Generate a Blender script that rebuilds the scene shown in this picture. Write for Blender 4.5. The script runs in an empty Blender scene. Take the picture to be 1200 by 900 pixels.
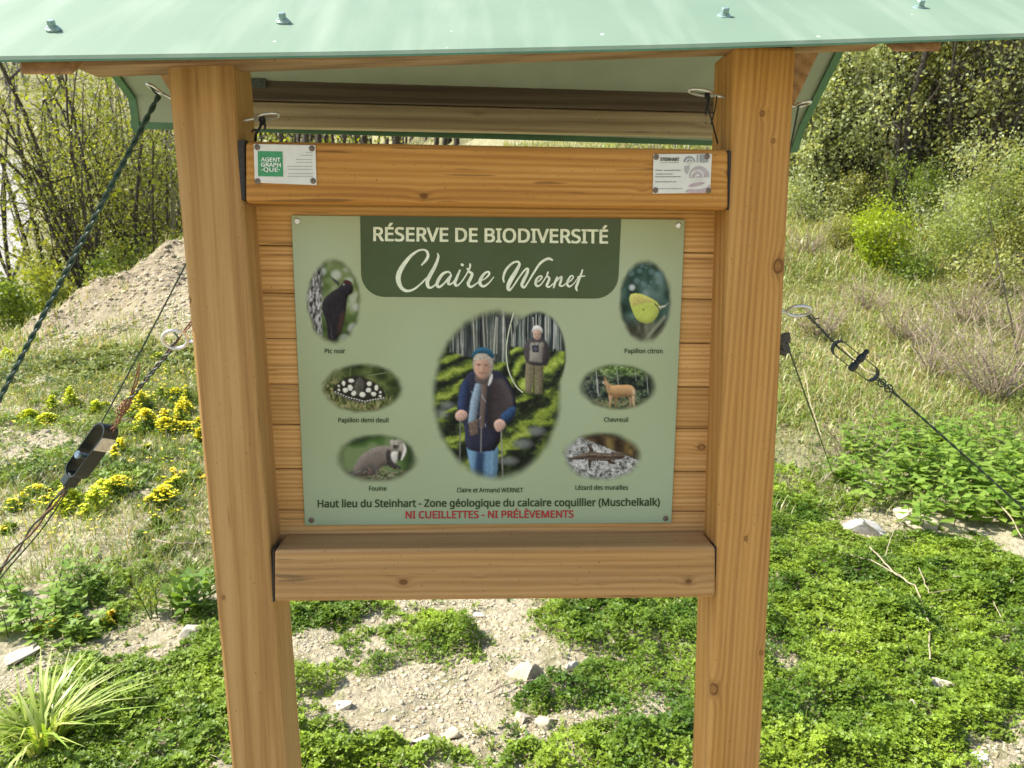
import bpy, bmesh, math, random
import numpy as np
from mathutils import Vector, Matrix

# ------------------------------------------------------------------ camera, sky, sun, exposure
SC = bpy.context.scene
COL = SC.collection
rad = math.radians
F_PX, CX, CY = 890.0, 600.0, 450.0            # focal length in photo pixels (1200 x 900)
CAM = Vector((0.0, -1.05, 1.55))
PITCH, YAW, ROLL = rad(10.5), rad(2.57), rad(0.57)
_f0 = Vector((math.sin(YAW), math.cos(YAW), 0))
_r0 = Vector((math.cos(YAW), -math.sin(YAW), 0))
FWD = (_f0 * math.cos(PITCH) - Vector((0, 0, 1)) * math.sin(PITCH)).normalized()
_u0 = _r0.cross(FWD).normalized()
RGT = _r0 * math.cos(ROLL) + _u0 * math.sin(ROLL)
UPV = -_r0 * math.sin(ROLL) + _u0 * math.cos(ROLL)
cam = bpy.data.cameras.new('camera')
cam.sensor_width = 36.0
cam.lens = F_PX / 1200.0 * 36.0
cam.clip_start, cam.clip_end = 0.02, 2000
cam.dof.use_dof = True
cam.dof.focus_distance = 1.12
cam.dof.aperture_fstop = 16.0
camo = bpy.data.objects.new('camera', cam)
COL.objects.link(camo)
M3 = Matrix((RGT, UPV, -FWD)).transposed()
camo.matrix_world = Matrix.Translation(CAM) @ M3.to_4x4()
SC.camera = camo

SUN_TO = Vector((-0.60, 0.05, 0.78)).normalized()   # towards the sun: behind the board, to the left, high
SUN_EL = math.asin(SUN_TO.z)
SUN_AZ = math.atan2(SUN_TO.x, SUN_TO.y)
world = bpy.data.worlds.new('World')
SC.world = world
world.use_nodes = True
wn = world.node_tree
wn.nodes.clear()
sky = wn.nodes.new('ShaderNodeTexSky')
sky.sky_type = 'NISHITA'
sky.sun_disc = False
sky.sun_elevation = SUN_EL
sky.sun_rotation = SUN_AZ
sky.air_density, sky.dust_density, sky.ozone_density = 1.0, 1.6, 1.0
bg = wn.nodes.new('ShaderNodeBackground')
bg.inputs['Strength'].default_value = 0.15
wo = wn.nodes.new('ShaderNodeOutputWorld')
wn.links.new(sky.outputs[0], bg.inputs[0])
wn.links.new(bg.outputs[0], wo.inputs[0])
sun = bpy.data.lights.new('sun', 'SUN')
sun.energy = 5.0
sun.angle = rad(0.5)
sun.color = (1.0, 0.955, 0.865)
suno = bpy.data.objects.new('sun', sun)
COL.objects.link(suno)
suno.rotation_euler = (-SUN_TO).to_track_quat('-Z', 'Y').to_euler()
suno.location = (-6, 9, 14)
SC.view_settings.view_transform = 'Standard'
SC.view_settings.look = 'None'
SC.view_settings.exposure = 1.0
SC.view_settings.gamma = 1
SC.view_settings.use_curve_mapping = False
SC.render.engine = 'CYCLES'
SC.cycles.use_denoising = True
SC.cycles.max_bounces = 8
SC.cycles.transparent_max_bounces = 12
SC.cycles.sample_clamp_indirect = 6

rng = np.random.default_rng(7)
random.seed(7)

# ------------------------------------------------------------------ helpers
def ray(px, py):
    return (FWD + RGT * ((px - CX) / F_PX) + UPV * ((CY - py) / F_PX))

def at(px, py, Y):
    """World point on the upright plane y = Y seen at photo pixel (px, py)."""
    d = ray(px, py)
    return CAM + d * ((Y - CAM.y) / d.y)

def tag(o, label=None, cat=None, group=None, kind=None):
    if label: o['label'] = label
    if cat: o['category'] = cat
    if group: o['group'] = group
    if kind: o['kind'] = kind
    return o

def empty(name, loc, label, cat, group=None):
    o = bpy.data.objects.new(name, None)
    o.empty_display_size = 0.05
    COL.objects.link(o)
    o.location = loc
    return tag(o, label, cat, group)

def wloc(o):
    v = Vector((0, 0, 0))
    while o is not None:
        v = v + Vector(o.location)
        o = o.parent
    return v

def mk(name, V, Fc, mats, parent=None, loc=None, col=None, smooth=False, midx=None):
    """One mesh object; V in world coordinates, F a list of faces or an (n,3|4) array."""
    V = np.asarray(V, dtype=np.float32).reshape(-1, 3)
    base = wloc(parent) if parent is not None else Vector((0, 0, 0))
    L = Vector(loc) if loc is not None else (Vector((0, 0, 0)) if parent is None else base)
    Vl = V - np.array(L, dtype=np.float32)
    me = bpy.data.meshes.new(name)
    if isinstance(Fc, np.ndarray):
        n, k = Fc.shape
        me.vertices.add(len(Vl)); me.vertices.foreach_set('co', Vl.ravel())
        me.loops.add(n * k); me.loops.foreach_set('vertex_index', Fc.astype(np.int32).ravel())
        me.polygons.add(n)
        me.polygons.foreach_set('loop_start', np.arange(0, n * k, k, dtype=np.int32))
        me.polygons.foreach_set('loop_total', np.full(n, k, dtype=np.int32))
        me.update(calc_edges=True)
    else:
        me.from_pydata([tuple(v) for v in Vl], [], Fc)
        me.update()
    if smooth:
        me.polygons.foreach_set('use_smooth', np.ones(len(me.polygons), dtype=bool))
    for m in (mats if isinstance(mats, (list, tuple)) else [mats]):
        me.materials.append(m)
    if midx is not None:
        me.polygons.foreach_set('material_index', np.asarray(midx, dtype=np.int32))
    if col is not None:
        a = me.color_attributes.new('Col', 'FLOAT_COLOR', 'POINT')
        c = np.ones((len(Vl), 4), dtype=np.float32); c[:, :3] = col
        a.data.foreach_set('color', c.ravel())
    o = bpy.data.objects.new(name, me)
    COL.objects.link(o)
    if parent is not None:
        o.parent = parent
        o.location = L - base
    else:
        o.location = L
    return o

class MB:
    """Collects vertices and faces for one mesh."""
    def __init__(s): s.v, s.f, s.c, s.m = [], [], [], []
    def add(s, v, f, c=None, m=0):
        b = len(s.v)
        s.v += [tuple(x) for x in v]
        s.f += [tuple(i + b for i in q) for q in f]
        s.m += [m] * len(f)
        s.c += [c if c is not None else (1, 1, 1)] * len(v)
    def build(s, name, mats, parent=None, loc=None, smooth=False):
        return mk(name, s.v, s.f, mats, parent, loc, col=np.array(s.c, dtype=np.float32), smooth=smooth, midx=s.m)

def hexa(mb, A, B, bevel=0.004, seg=2, c=None, m=0):
    """Six-sided block between quads A and B (same winding), edges bevelled."""
    bm = bmesh.new()
    vs = [bm.verts.new(p) for p in list(A) + list(B)]
    bm.faces.new(vs[0:4][::-1]); bm.faces.new(vs[4:8])
    for i in range(4):
        j = (i + 1) % 4
        bm.faces.new((vs[i], vs[j], vs[4 + j], vs[4 + i]))
    bmesh.ops.recalc_face_normals(bm, faces=bm.faces)
    if bevel:
        bmesh.ops.bevel(bm, geom=list(bm.edges), offset=bevel, segments=seg, profile=0.5, affect='EDGES')
    bm.verts.index_update()
    mb.add([v.co.copy() for v in bm.verts], [[v.index for v in f.verts] for f in bm.faces], c, m)
    bm.free()

def box(mb, p0, p1, bevel=0.002, c=None, m=0):
    x0, y0, z0 = p0; x1, y1, z1 = p1
    hexa(mb, [(x0, y0, z0), (x1, y0, z0), (x1, y0, z1), (x0, y0, z1)],
         [(x0, y1, z0), (x1, y1, z0), (x1, y1, z1), (x0, y1, z1)], bevel, 1, c, m)

def tube(mb, pts, r, n=6, c=None, m=0, cap=True, closed=False):
    P = np.array([tuple(p) for p in pts], dtype=float)
    k = len(P)
    R = np.broadcast_to(np.asarray(r, dtype=float), (k,))
    T = np.gradient(P, axis=0)
    if closed:
        T = np.roll(P, -1, 0) - np.roll(P, 1, 0)
    T /= np.linalg.norm(T, axis=1)[:, None] + 1e-12
    ref = np.array([0.3, 0.2, 1.0]) if abs(T[:, 2]).mean() < 0.8 else np.array([1.0, 0.3, 0.1])
    if closed:
        ref = np.cross(T[0], T[k // 4])
        ref = ref / (np.linalg.norm(ref) + 1e-12)
    S = np.cross(T, ref); S /= np.linalg.norm(S, axis=1)[:, None] + 1e-12
    U = np.cross(S, T)
    an = np.linspace(0, 2 * math.pi, n, endpoint=False)
    V = P[:, None, :] + R[:, None, None] * (np.cos(an)[None, :, None] * S[:, None, :] + np.sin(an)[None, :, None] * U[:, None, :])
    V = V.reshape(-1, 3)
    Fc = []
    for i in range(k if closed else k - 1):
        a, b = i * n, ((i + 1) % k) * n
        for j in range(n):
            q = (j + 1) % n
            Fc.append((a + j, a + q, b + q, b + j))
    if cap and not closed:
        Fc.append(tuple(range(n))[::-1]); Fc.append(tuple((k - 1) * n + j for j in range(n)))
    mb.add(V, Fc, c, m)

def lathe(mb, center, axis, prof, n=14, c=None, m=0):
    """prof: (height along axis, radius) pairs."""
    ax = Vector(axis).normalized()
    s = ax.orthogonal().normalized(); u = ax.cross(s)
    C0 = Vector(center)
    V, Fc = [], []
    for h, r in prof:
        for j in range(n):
            t = 2 * math.pi * j / n
            V.append(C0 + ax * h + (s * math.cos(t) + u * math.sin(t)) * r)
    for i in range(len(prof) - 1):
        for j in range(n):
            q = (j + 1) % n
            Fc.append((i * n + j, i * n + q, (i + 1) * n + q, (i + 1) * n + j))
    Fc.append(tuple(range(n))[::-1]); Fc.append(tuple((len(prof) - 1) * n + j for j in range(n)))
    mb.add(V, Fc, c, m)

def vnoise(x, y, f=1.0, seed=0):
    x = np.asarray(x, dtype=float) * f + seed * 17.31; y = np.asarray(y, dtype=float) * f - seed * 9.77
    xi, yi = np.floor(x).astype(np.int64), np.floor(y).astype(np.int64)
    fx, fy = x - xi, y - yi
    fx = fx * fx * (3 - 2 * fx); fy = fy * fy * (3 - 2 * fy)
    def h(a, b):
        n = (a * 374761393 + b * 668265263 + seed * 1442695) & 0xffffffff
        n = ((n ^ (n >> 13)) * 1274126177) & 0xffffffff
        return ((n ^ (n >> 16)) & 0xffff) / 65535.0
    return (h(xi, yi) * (1 - fx) + h(xi + 1, yi) * fx) * (1 - fy) + (h(xi, yi + 1) * (1 - fx) + h(xi + 1, yi + 1) * fx) * fy

def fbm(x, y, f=1.0, seed=0, o=3):
    t, a, s = 0.0, 0.5, 0.0
    for i in range(o):
        t = t + a * vnoise(x, y, f * 2 ** i, seed + i); s += a; a *= 0.5
    return t / s

# ------------------------------------------------------------------ materials
def newmat(name):
    m = bpy.data.materials.new(name)
    m.use_nodes = True
    nt = m.node_tree
    nt.nodes.clear()
    out = nt.nodes.new('ShaderNodeOutputMaterial')
    return m, nt, out

def nd(nt, typ, **kw):
    n = nt.nodes.new(typ)
    for k, v in kw.items():
        if k.startswith('in_'):
            n.inputs[k[3:].replace('_', ' ')].default_value = v
        else:
            setattr(n, k, v)
    return n

def ramp(nt, stops, interp='LINEAR'):
    n = nt.nodes.new('ShaderNodeValToRGB')
    cr = n.color_ramp
    cr.interpolation = interp
    while len(cr.elements) < len(stops): cr.elements.new(0.5)
    for e, (p, c) in zip(cr.elements, stops):
        e.position = p
        e.color = (c[0], c[1], c[2], 1) if not np.isscalar(c) else (c, c, c, 1)
    return n

def mixc(nt, a, b, fac, mode='MIX'):
    n = nt.nodes.new('ShaderNodeMix')
    n.data_type = 'RGBA'; n.blend_type = mode
    n.clamp_factor = True
    for sock, v in ((n.inputs['Factor'], fac), (n.inputs[6], a), (n.inputs[7], b)):
        if hasattr(v, 'is_output'): nt.links.new(v, sock)
        elif np.isscalar(v): sock.default_value = v
        else: sock.default_value = (v[0], v[1], v[2], 1)
    return n.outputs[2]

def math_(nt, op, a, b=None, c=None, clamp=False):
    n = nt.nodes.new('ShaderNodeMath'); n.operation = op; n.use_clamp = clamp
    for i, v in enumerate((a, b, c)):
        if v is None: continue
        if hasattr(v, 'is_output'): nt.links.new(v, n.inputs[i])
        else: n.inputs[i].default_value = v
    return n.outputs[0]

def principled(nt, out, color=None, rough=0.6, metal=0.0, spec=0.5, bump=None, bump_s=0.3, bump_d=0.002):
    p = nt.nodes.new('ShaderNodeBsdfPrincipled')
    for key, v in (('Base Color', color), ('Roughness', rough), ('Metallic', metal), ('Specular IOR Level', spec)):
        if v is None: continue
        if hasattr(v, 'is_output'): nt.links.new(v, p.inputs[key])
        elif np.isscalar(v): p.inputs[key].default_value = v
        else: p.inputs[key].default_value = (v[0], v[1], v[2], 1)
    if bump is not None:
        b = nd(nt, 'ShaderNodeBump', in_Strength=bump_s, in_Distance=bump_d)
        nt.links.new(bump, b.inputs['Height']); nt.links.new(b.outputs[0], p.inputs['Normal'])
    nt.links.new(p.outputs[0], out.inputs[0])
    return p

def simple(name, color, rough=0.6, metal=0.0, spec=0.5, noise=0.15, scale=60, bump_d=0.0006):
    m, nt, out = newmat(name)
    tc = nd(nt, 'ShaderNodeTexCoord')
    nz = nd(nt, 'ShaderNodeTexNoise', in_Scale=scale, in_Detail=4)
    nt.links.new(tc.outputs['Object'], nz.inputs['Vector'])
    lo = [c * (1 - noise) for c in color]; hi = [min(1, c * (1 + noise)) for c in color]
    r = ramp(nt, [(0.3, lo), (0.7, hi)])
    nt.links.new(nz.outputs[0], r.inputs[0])
    principled(nt, out, r.outputs[0], rough, metal, spec, nz.outputs[0], 0.3, bump_d)
    return m

def wood(name, axis, dark, mid, light, knots=(), ring=26.0, rough=0.5, weather=0.25, tint=False):
    """Sawn softwood, grain along `axis` (0 x, 1 y, 2 z); knots = (x, y, z, radius) in the object's own space."""
    m, nt, out = newmat(name)
    tc = nd(nt, 'ShaderNodeTexCoord')
    vec = tc.outputs['Object']
    sc = [1.0, 1.0, 1.0]; sc[axis] = 0.07
    # grain bends round the knots
    kmask = None
    for (kx, ky, kz, kr) in knots:
        vm = nd(nt, 'ShaderNodeVectorMath', operation='SUBTRACT'); nt.links.new(vec, vm.inputs[0]); vm.inputs[1].default_value = (kx, ky, kz)
        s2 = [1.0, 1.0, 1.0]; s2[axis] = 0.72
        v2 = nd(nt, 'ShaderNodeVectorMath', operation='MULTIPLY'); nt.links.new(vm.outputs[0], v2.inputs[0]); v2.inputs[1].default_value = s2
        ln = nd(nt, 'ShaderNodeVectorMath', operation='LENGTH'); nt.links.new(v2.outputs[0], ln.inputs[0])
        d = math_(nt, 'DIVIDE', ln.outputs['Value'], kr)
        kmask = d if kmask is None else math_(nt, 'MINIMUM', kmask, d)
    mp = nd(nt, 'ShaderNodeMapping'); mp.inputs['Scale'].default_value = sc
    nt.links.new(vec, mp.inputs['Vector'])
    warp = nd(nt, 'ShaderNodeTexNoise', in_Scale=7.0, in_Detail=3); nt.links.new(mp.outputs[0], warp.inputs['Vector'])
    wv = nd(nt, 'ShaderNodeVectorMath', operation='MULTIPLY_ADD')
    nt.links.new(warp.outputs['Color'], wv.inputs[0]); wv.inputs[1].default_value = (0.035, 0.035, 0.035); nt.links.new(mp.outputs[0], wv.inputs[2])
    wsrc = wv.outputs[0]
    if kmask is not None:
        kb = math_(nt, 'MULTIPLY', math_(nt, 'POWER', 0.35, kmask), 0.016)
        va = nd(nt, 'ShaderNodeVectorMath', operation='ADD'); nt.links.new(wsrc, va.inputs[0])
        cb = nd(nt, 'ShaderNodeCombineXYZ')
        for i in range(3):
            if i != axis: nt.links.new(kb, cb.inputs[i])
        nt.links.new(cb.outputs[0], va.inputs[1]); wsrc = va.outputs[0]
    wave = nd(nt, 'ShaderNodeTexWave', wave_type='RINGS', rings_direction='XYZ'[axis])
    wave.inputs['Scale'].default_value = ring; wave.inputs['Distortion'].default_value = 2.6
    wave.inputs['Detail'].default_value = 2; wave.inputs['Detail Scale'].default_value = 1.2
    off = nd(nt, 'ShaderNodeVectorMath', operation='ADD'); nt.links.new(wsrc, off.inputs[0]); off.inputs[1].default_value = (0.31, 0.23, 0.19)
    nt.links.new(off.outputs[0], wave.inputs['Vector'])
    sc2 = [260.0] * 3; sc2[axis] = 5.0
    mp2 = nd(nt, 'ShaderNodeMapping'); mp2.inputs['Scale'].default_value = sc2; nt.links.new(vec, mp2.inputs['Vector'])
    fine = nd(nt, 'ShaderNodeTexNoise', in_Scale=1.0, in_Detail=5, in_Roughness=0.7); nt.links.new(mp2.outputs[0], fine.inputs['Vector'])
    blot = nd(nt, 'ShaderNodeTexNoise', in_Scale=6.0, in_Detail=3); nt.links.new(mp.outputs[0], blot.inputs['Vector'])
    sc4 = [75.0] * 3; sc4[axis] = 1.3
    mp4 = nd(nt, 'ShaderNodeMapping'); mp4.inputs['Scale'].default_value = sc4; nt.links.new(wsrc, mp4.inputs['Vector'])
    sc5 = [1.0] * 3; sc5[axis] = 1 / 0.07
    mp4.inputs['Scale'].default_value = [a_ * b_ for a_, b_ in zip(sc4, sc5)]
    midn = nd(nt, 'ShaderNodeTexNoise', in_Scale=1.0, in_Detail=3); nt.links.new(mp4.outputs[0], midn.inputs['Vector'])
    g = math_(nt, 'ADD', math_(nt, 'ADD', math_(nt, 'MULTIPLY', wave.outputs['Fac'], 0.15), math_(nt, 'MULTIPLY', fine.outputs[0], 0.45)), math_(nt, 'MULTIPLY', midn.outputs[0], 0.40))
    cr = ramp(nt, [(0.34, light), (0.5, mid), (0.68, dark)]); nt.links.new(g, cr.inputs[0])
    bl = ramp(nt, [(0.3, (0.90, 0.88, 0.86)), (0.7, (1.08, 1.08, 1.08))]); nt.links.new(blot.outputs[0], bl.inputs[0])
    c = mixc(nt, cr.outputs[0], bl.outputs[0], 1.0, 'MULTIPLY')
    # small dark checks along the grain
    sc3 = [150.0] * 3; sc3[axis] = 9.0
    mp3 = nd(nt, 'ShaderNodeMapping'); mp3.inputs['Scale'].default_value = sc3; nt.links.new(vec, mp3.inputs['Vector'])
    ck = nd(nt, 'ShaderNodeTexNoise', in_Scale=1.0, in_Detail=1); nt.links.new(mp3.outputs[0], ck.inputs['Vector'])
    ckr = ramp(nt, [(0.69, 0.0), (0.76, 1.0)]); nt.links.new(ck.outputs[0], ckr.inputs[0])
    c = mixc(nt, c, [x * 0.35 for x in dark], math_(nt, 'MULTIPLY', ckr.outputs[0], weather * 2))
    gz = nd(nt, 'ShaderNodeTexNoise', in_Scale=3.2, in_Detail=5, in_Roughness=0.65); nt.links.new(mp.outputs[0], gz.inputs['Vector'])
    gr_ = ramp(nt, [(0.50, 0.0), (0.74, 0.55)]); nt.links.new(gz.outputs[0], gr_.inputs[0])
    c = mixc(nt, c, (mid[0] * .72, mid[0] * .56, mid[0] * .40), math_(nt, 'MULTIPLY', gr_.outputs[0], weather * 2.2, clamp=True))
    sp_n = nd(nt, 'ShaderNodeTexNoise', in_Scale=210, in_Detail=1); nt.links.new(vec, sp_n.inputs['Vector'])
    sp_r = ramp(nt, [(0.70, 0.0), (0.76, 0.55)]); nt.links.new(sp_n.outputs[0], sp_r.inputs[0])
    c = mixc(nt, c, [x * 0.45 for x in dark], sp_r.outputs[0])
    if tint:
        at_ = nd(nt, 'ShaderNodeAttribute', attribute_name='Col')
        c = mixc(nt, c, at_.outputs['Color'], 1.0, 'MULTIPLY')
    if kmask is not None:
        kr_ = ramp(nt, [(0.0, (0.75,) * 3), (0.55, (0.5,) * 3), (0.85, (1.0,) * 3), (1.0, (0.25,) * 3), (1.9 / 2, (0.0,) * 3)])
        kr_ = ramp(nt, [(0.0, 0.45), (0.28, 0.5), (0.40, 0.95), (0.47, 0.7), (0.58, 0.2), (1.0, 0.0)])
        nt.links.new(math_(nt, 'MULTIPLY', kmask, 0.5, clamp=True), kr_.inputs[0])
        c = mixc(nt, c, [dark[0] * 0.38, dark[1] * 0.30, dark[2] * 0.30], kr_.outputs[0])
    principled(nt, out, c, rough + .12, 0, 0.25, g, 0.6, 0.0014)
    return m

def leafmat(name, trans=0.4, rough=0.45, spec=0.4, tr_tint=(1.25, 1.15, 0.5)):
    m, nt, out = newmat(name)
    a = nd(nt, 'ShaderNodeAttribute', attribute_name='Col')
    p = principled(nt, out, a.outputs['Color'], rough, 0, spec)
    t = nt.nodes.new('ShaderNodeBsdfTranslucent')
    nt.links.new(mixc(nt, a.outputs['Color'], tr_tint, 1.0, 'MULTIPLY'), t.inputs[0])
    mx = nt.nodes.new('ShaderNodeMixShader'); mx.inputs[0].default_value = trans
    nt.links.new(p.outputs[0], mx.inputs[1]); nt.links.new(t.outputs[0], mx.inputs[2])
    nt.links.new(mx.outputs[0], out.inputs[0])
    return m

def colmat(name, rough=0.6, spec=0.4, noise=0.12, scale=180, bump_d=0.0):
    """Colour from the Col attribute, mottled a little."""
    m, nt, out = newmat(name)
    a = nd(nt, 'ShaderNodeAttribute', attribute_name='Col')
    tc = nd(nt, 'ShaderNodeTexCoord')
    nz = nd(nt, 'ShaderNodeTexNoise', in_Scale=scale, in_Detail=4); nt.links.new(tc.outputs['Object'], nz.inputs['Vector'])
    r = ramp(nt, [(0.25, (1 - noise,) * 3), (0.75, (1 + noise,) * 3)]); nt.links.new(nz.outputs[0], r.inputs[0])
    c = mixc(nt, a.outputs['Color'], r.outputs[0], 1.0, 'MULTIPLY')
    principled(nt, out, c, rough, 0, spec, nz.outputs[0] if bump_d else None, 0.4, bump_d)
    return m
# ------------------------------------------------------------------ terrain
TX = np.array([-90, -40, -25, -16, -12, -9.5, -8, -6.5, -5, -3.5, -1.5, 0.5, 2, 4, 7, 12, 25, 60, 120.])
TY = np.array([-90, -40, -14, -3, 0, 2, 4, 6, 8, 10, 12.3, 15.5, 20, 28, 34, 50, 80, 140, 260.])
TZ = np.array([
 # -90 -40  -25  -16  -12 -9.5  -8  -6.5   -5  -3.5 -1.5   .5    2    4    7   12   25   60  120
 [30,  24,  20,  18,  17,  17,  17,  17,  17,  17,  17,  17,  17,  17,  18,  20,  24,  34,  40],  # this row and the next: unseen hillside added for darker panel reflections
 [12,   8,   6,   5,   5,   5,   5,   5,   5,   5,   5,   5,   5,   5,   6,   7,  10,  20,  30],
 [-2, -1.5, -1, -.6, -.4, -.2, 0,   0,    0,   0,   0,   0,   0,  .1,  .3,  .8,  3,  12,  24],
 [-4,  -3, -2, -1.2, -.7, -.4, -.2, -.1,  0,   0,   0,   0,   0,   0,  .1,  .5,  2.5, 10, 22],
 [-5,  -4, -3, -1.6, -.9, -.5, -.3, -.1,  0,   0,   0,   0,   0,   0,  .1,  .5,  2.5, 10, 22],
 [-6,  -4.5,-3.5,-2, -1, -.6, -.3, -.1,   0,   0,   0,   0,   0,   0,  .1,  .5,  2.6, 10, 22],
 [-6,  -5,  -4, -2.2,-1.2,-.7, -.35,-.1, .05, .1,  .1,  .1,  .08, .08, .2,  .7,  3,  10.5, 22],
 [-6,  -5,  -4, -2.4,-1.4,-.8, -.4, -.05, .15, .22, .25, .3,  .4,  .45, .55, 1.1, 3.5, 11, 23],
 [-6,  -5,  -4, -2.6,-1.6,-.9, -.45,0,   .3,  .42, .5,  .7,  .9,  .98, 1.1, 1.7, 4.2, 12, 24],
 [-6,  -5,  -4, -2.8,-1.8,-1,  -.5, .15, .95, 1.4, 1.3, 1.3, 1.4, 1.5, 1.65,2.4, 5,  13, 25],
 [-6,  -5,  -4, -3,  -2.2,-1.2,-.35,.75, 2.2, 2.9, 2.6, 2.4, 2.2, 2.15,2.3, 3.2, 6,  14, 26],
 [-6,  -5,  -4, -3.4,-2.8,-2.2,-1.6,-.6, .6,  2.2, 3.2, 3.6, 3.8, 3.8, 4,   5,   8,  16, 28],
 [-5,  -4.5,-3.6,-3.4,-3, -2.6,-2.2,-1.4,-.4, 1.5, 3.6, 5,   6,   6.4, 6.8, 8,  11,  19, 30],
 [-3,  -2.5,-2,  -2, -1.6,-1.2,-.8, -.2,  .8,  2.4, 5,   8,  10,  11,  12, 13.5, 17, 24, 34],
 [ 0,   .2,  .6,  .8, 1,   1.2, 1.6, 2.2, 3,   4.6, 7.5,11,  13,  14.5,16,  18,  21, 28, 38],
 [ 7,   7,  7,   7.2, 7.5, 8,   8.4, 9,   9.6,11,  13,  16,  19,  21,  23,  25,  28, 34, 44],
 [20,  19,  18,  18,  18,  18,  19,  20,  21, 22,  23,  25,  28,  30,  32,  34,  38, 44, 54],
 [44,  42,  42,  42,  42,  42,  42,  42,  42, 43,  44,  46,  48,  50,  52,  55,  60, 66, 70],
 [80,  80,  80,  80,  80,  80,  80,  80,  80, 80,  80,  80,  84,  86,  88,  90,  96,100,104]], dtype=float)

def _bil(x, y):
    i = np.clip(np.searchsorted(TX, x) - 1, 0, len(TX) - 2); j = np.clip(np.searchsorted(TY, y) - 1, 0, len(TY) - 2)
    u = np.clip((x - TX[i]) / (TX[i + 1] - TX[i]), 0, 1); v = np.clip((y - TY[j]) / (TY[j + 1] - TY[j]), 0, 1)
    return (TZ[j, i] * (1 - u) + TZ[j, i + 1] * u) * (1 - v) + (TZ[j + 1, i] * (1 - u) + TZ[j + 1, i + 1] * u) * v

def H(x, y):
    x = np.asarray(x, dtype=float); y = np.asarray(y, dtype=float)
    d = np.hypot(x, y + 1)
    s = 0.25 + 0.07 * d
    z = 0
    for a in (-1, 0, 1):
        for b in (-1, 0, 1):
            z = z + _bil(x + a * s, y + b * s)
    z = z / 9
    amp = np.clip(d / 9, 0.15, 1.0)
    z = z + (fbm(x, y, 0.9, 3, 3) - 0.5) * 0.16 * amp + (fbm(x, y, 5.0, 5, 3) - 0.5) * 0.05
    z = z + (vnoise(x, y, 22, 8) - 0.5) * 0.012
    # the loose scree of the mound is rougher
    mound = np.exp(-((x + 5.4) / 2.0) ** 2 - ((y - 11) / 2.2) ** 2)
    z = z + mound * ((fbm(x, y, 3.4, 12, 3) - 0.5) * 0.30 + (fbm(x, y, 1.5, 11, 4) - 0.5) * 0.65 - 0.22 * np.abs(fbm(x * 1.6, y * .55, 1.7, 14, 2) - .5))
    return z

def g(px, py):
    """Point of the terrain seen at a photo pixel."""
    d = ray(px, py)
    t = np.geomspace(0.8, 400, 2200)
    P = np.array(CAM)[None, :] + t[:, None] * np.array(d)[None, :]
    under = P[:, 2] < H(P[:, 0], P[:, 1])
    k = int(np.argmax(under))
    return Vector(P[k])

def axis_coords(lo, hi, near_lo, near_hi, fine, grow):
    a = list(np.arange(near_lo, near_hi, fine))
    s, v = fine, near_hi
    while v < hi: a.append(v); s *= grow; v += s
    a.append(hi)
    s, v, b = fine, near_lo, []
    while v > lo: s *= grow; v -= s; b.append(max(v, lo))
    return np.array(b[::-1] + a)

gx = axis_coords(-110, 120, -4.2, 4.2, 0.03, 1.035)
gy = axis_coords(-90, 260, 0.4, 7.0, 0.03, 1.035)
XX, YY = np.meshgrid(gx, gy)
ZZ = H(XX, YY)
V = np.stack([XX, YY, ZZ], -1).reshape(-1, 3)
nx, ny = len(gx), len(gy)
idx = np.arange(nx * ny).reshape(ny, nx)
Fq = np.stack([idx[:-1, :-1], idx[:-1, 1:], idx[1:, 1:], idx[1:, :-1]], -1).reshape(-1, 4)

def green_far(x, y):
    """How grassy the ground itself is (1) or how bare (0)."""
    n = fbm(x, y, 0.55, 21, 3)
    right = 1 / (1 + np.exp(-(x - 0.9) * 3)) * np.clip((y - 2.6) / 1.6, 0, 1)
    left = np.clip((n - 0.5) * 5, 0, 1) * np.clip((y - 3.2) / 1.2, 0, 1) * 0.7
    mound = np.exp(-(np.clip(np.abs(x + 5.0) - 1.6, 0, 9) / 0.9) ** 2) * np.clip((y - 6.9) / 0.9, 0, 1) * np.clip((14 - y) / 1, 0, 1)
    far = np.clip((y - 15) / 4, 0, 1)
    return np.clip(np.maximum(np.maximum(right * 0.9, left), far) * (1 - mound), 0, 1)

gcol = np.zeros((len(V), 3), dtype=np.float32)
gcol[:, 0] = green_far(V[:, 0], V[:, 1])
gcol[:, 1] = np.clip((V[:, 1] - 16) / 6, 0, 1)      # leaf-litter floor of the woods

gcol[:, 2] = np.exp(-((V[:, 0] + 5.0) / 2.4) ** 2 - ((V[:, 1] - 10.4) / 2.4) ** 2)

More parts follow.
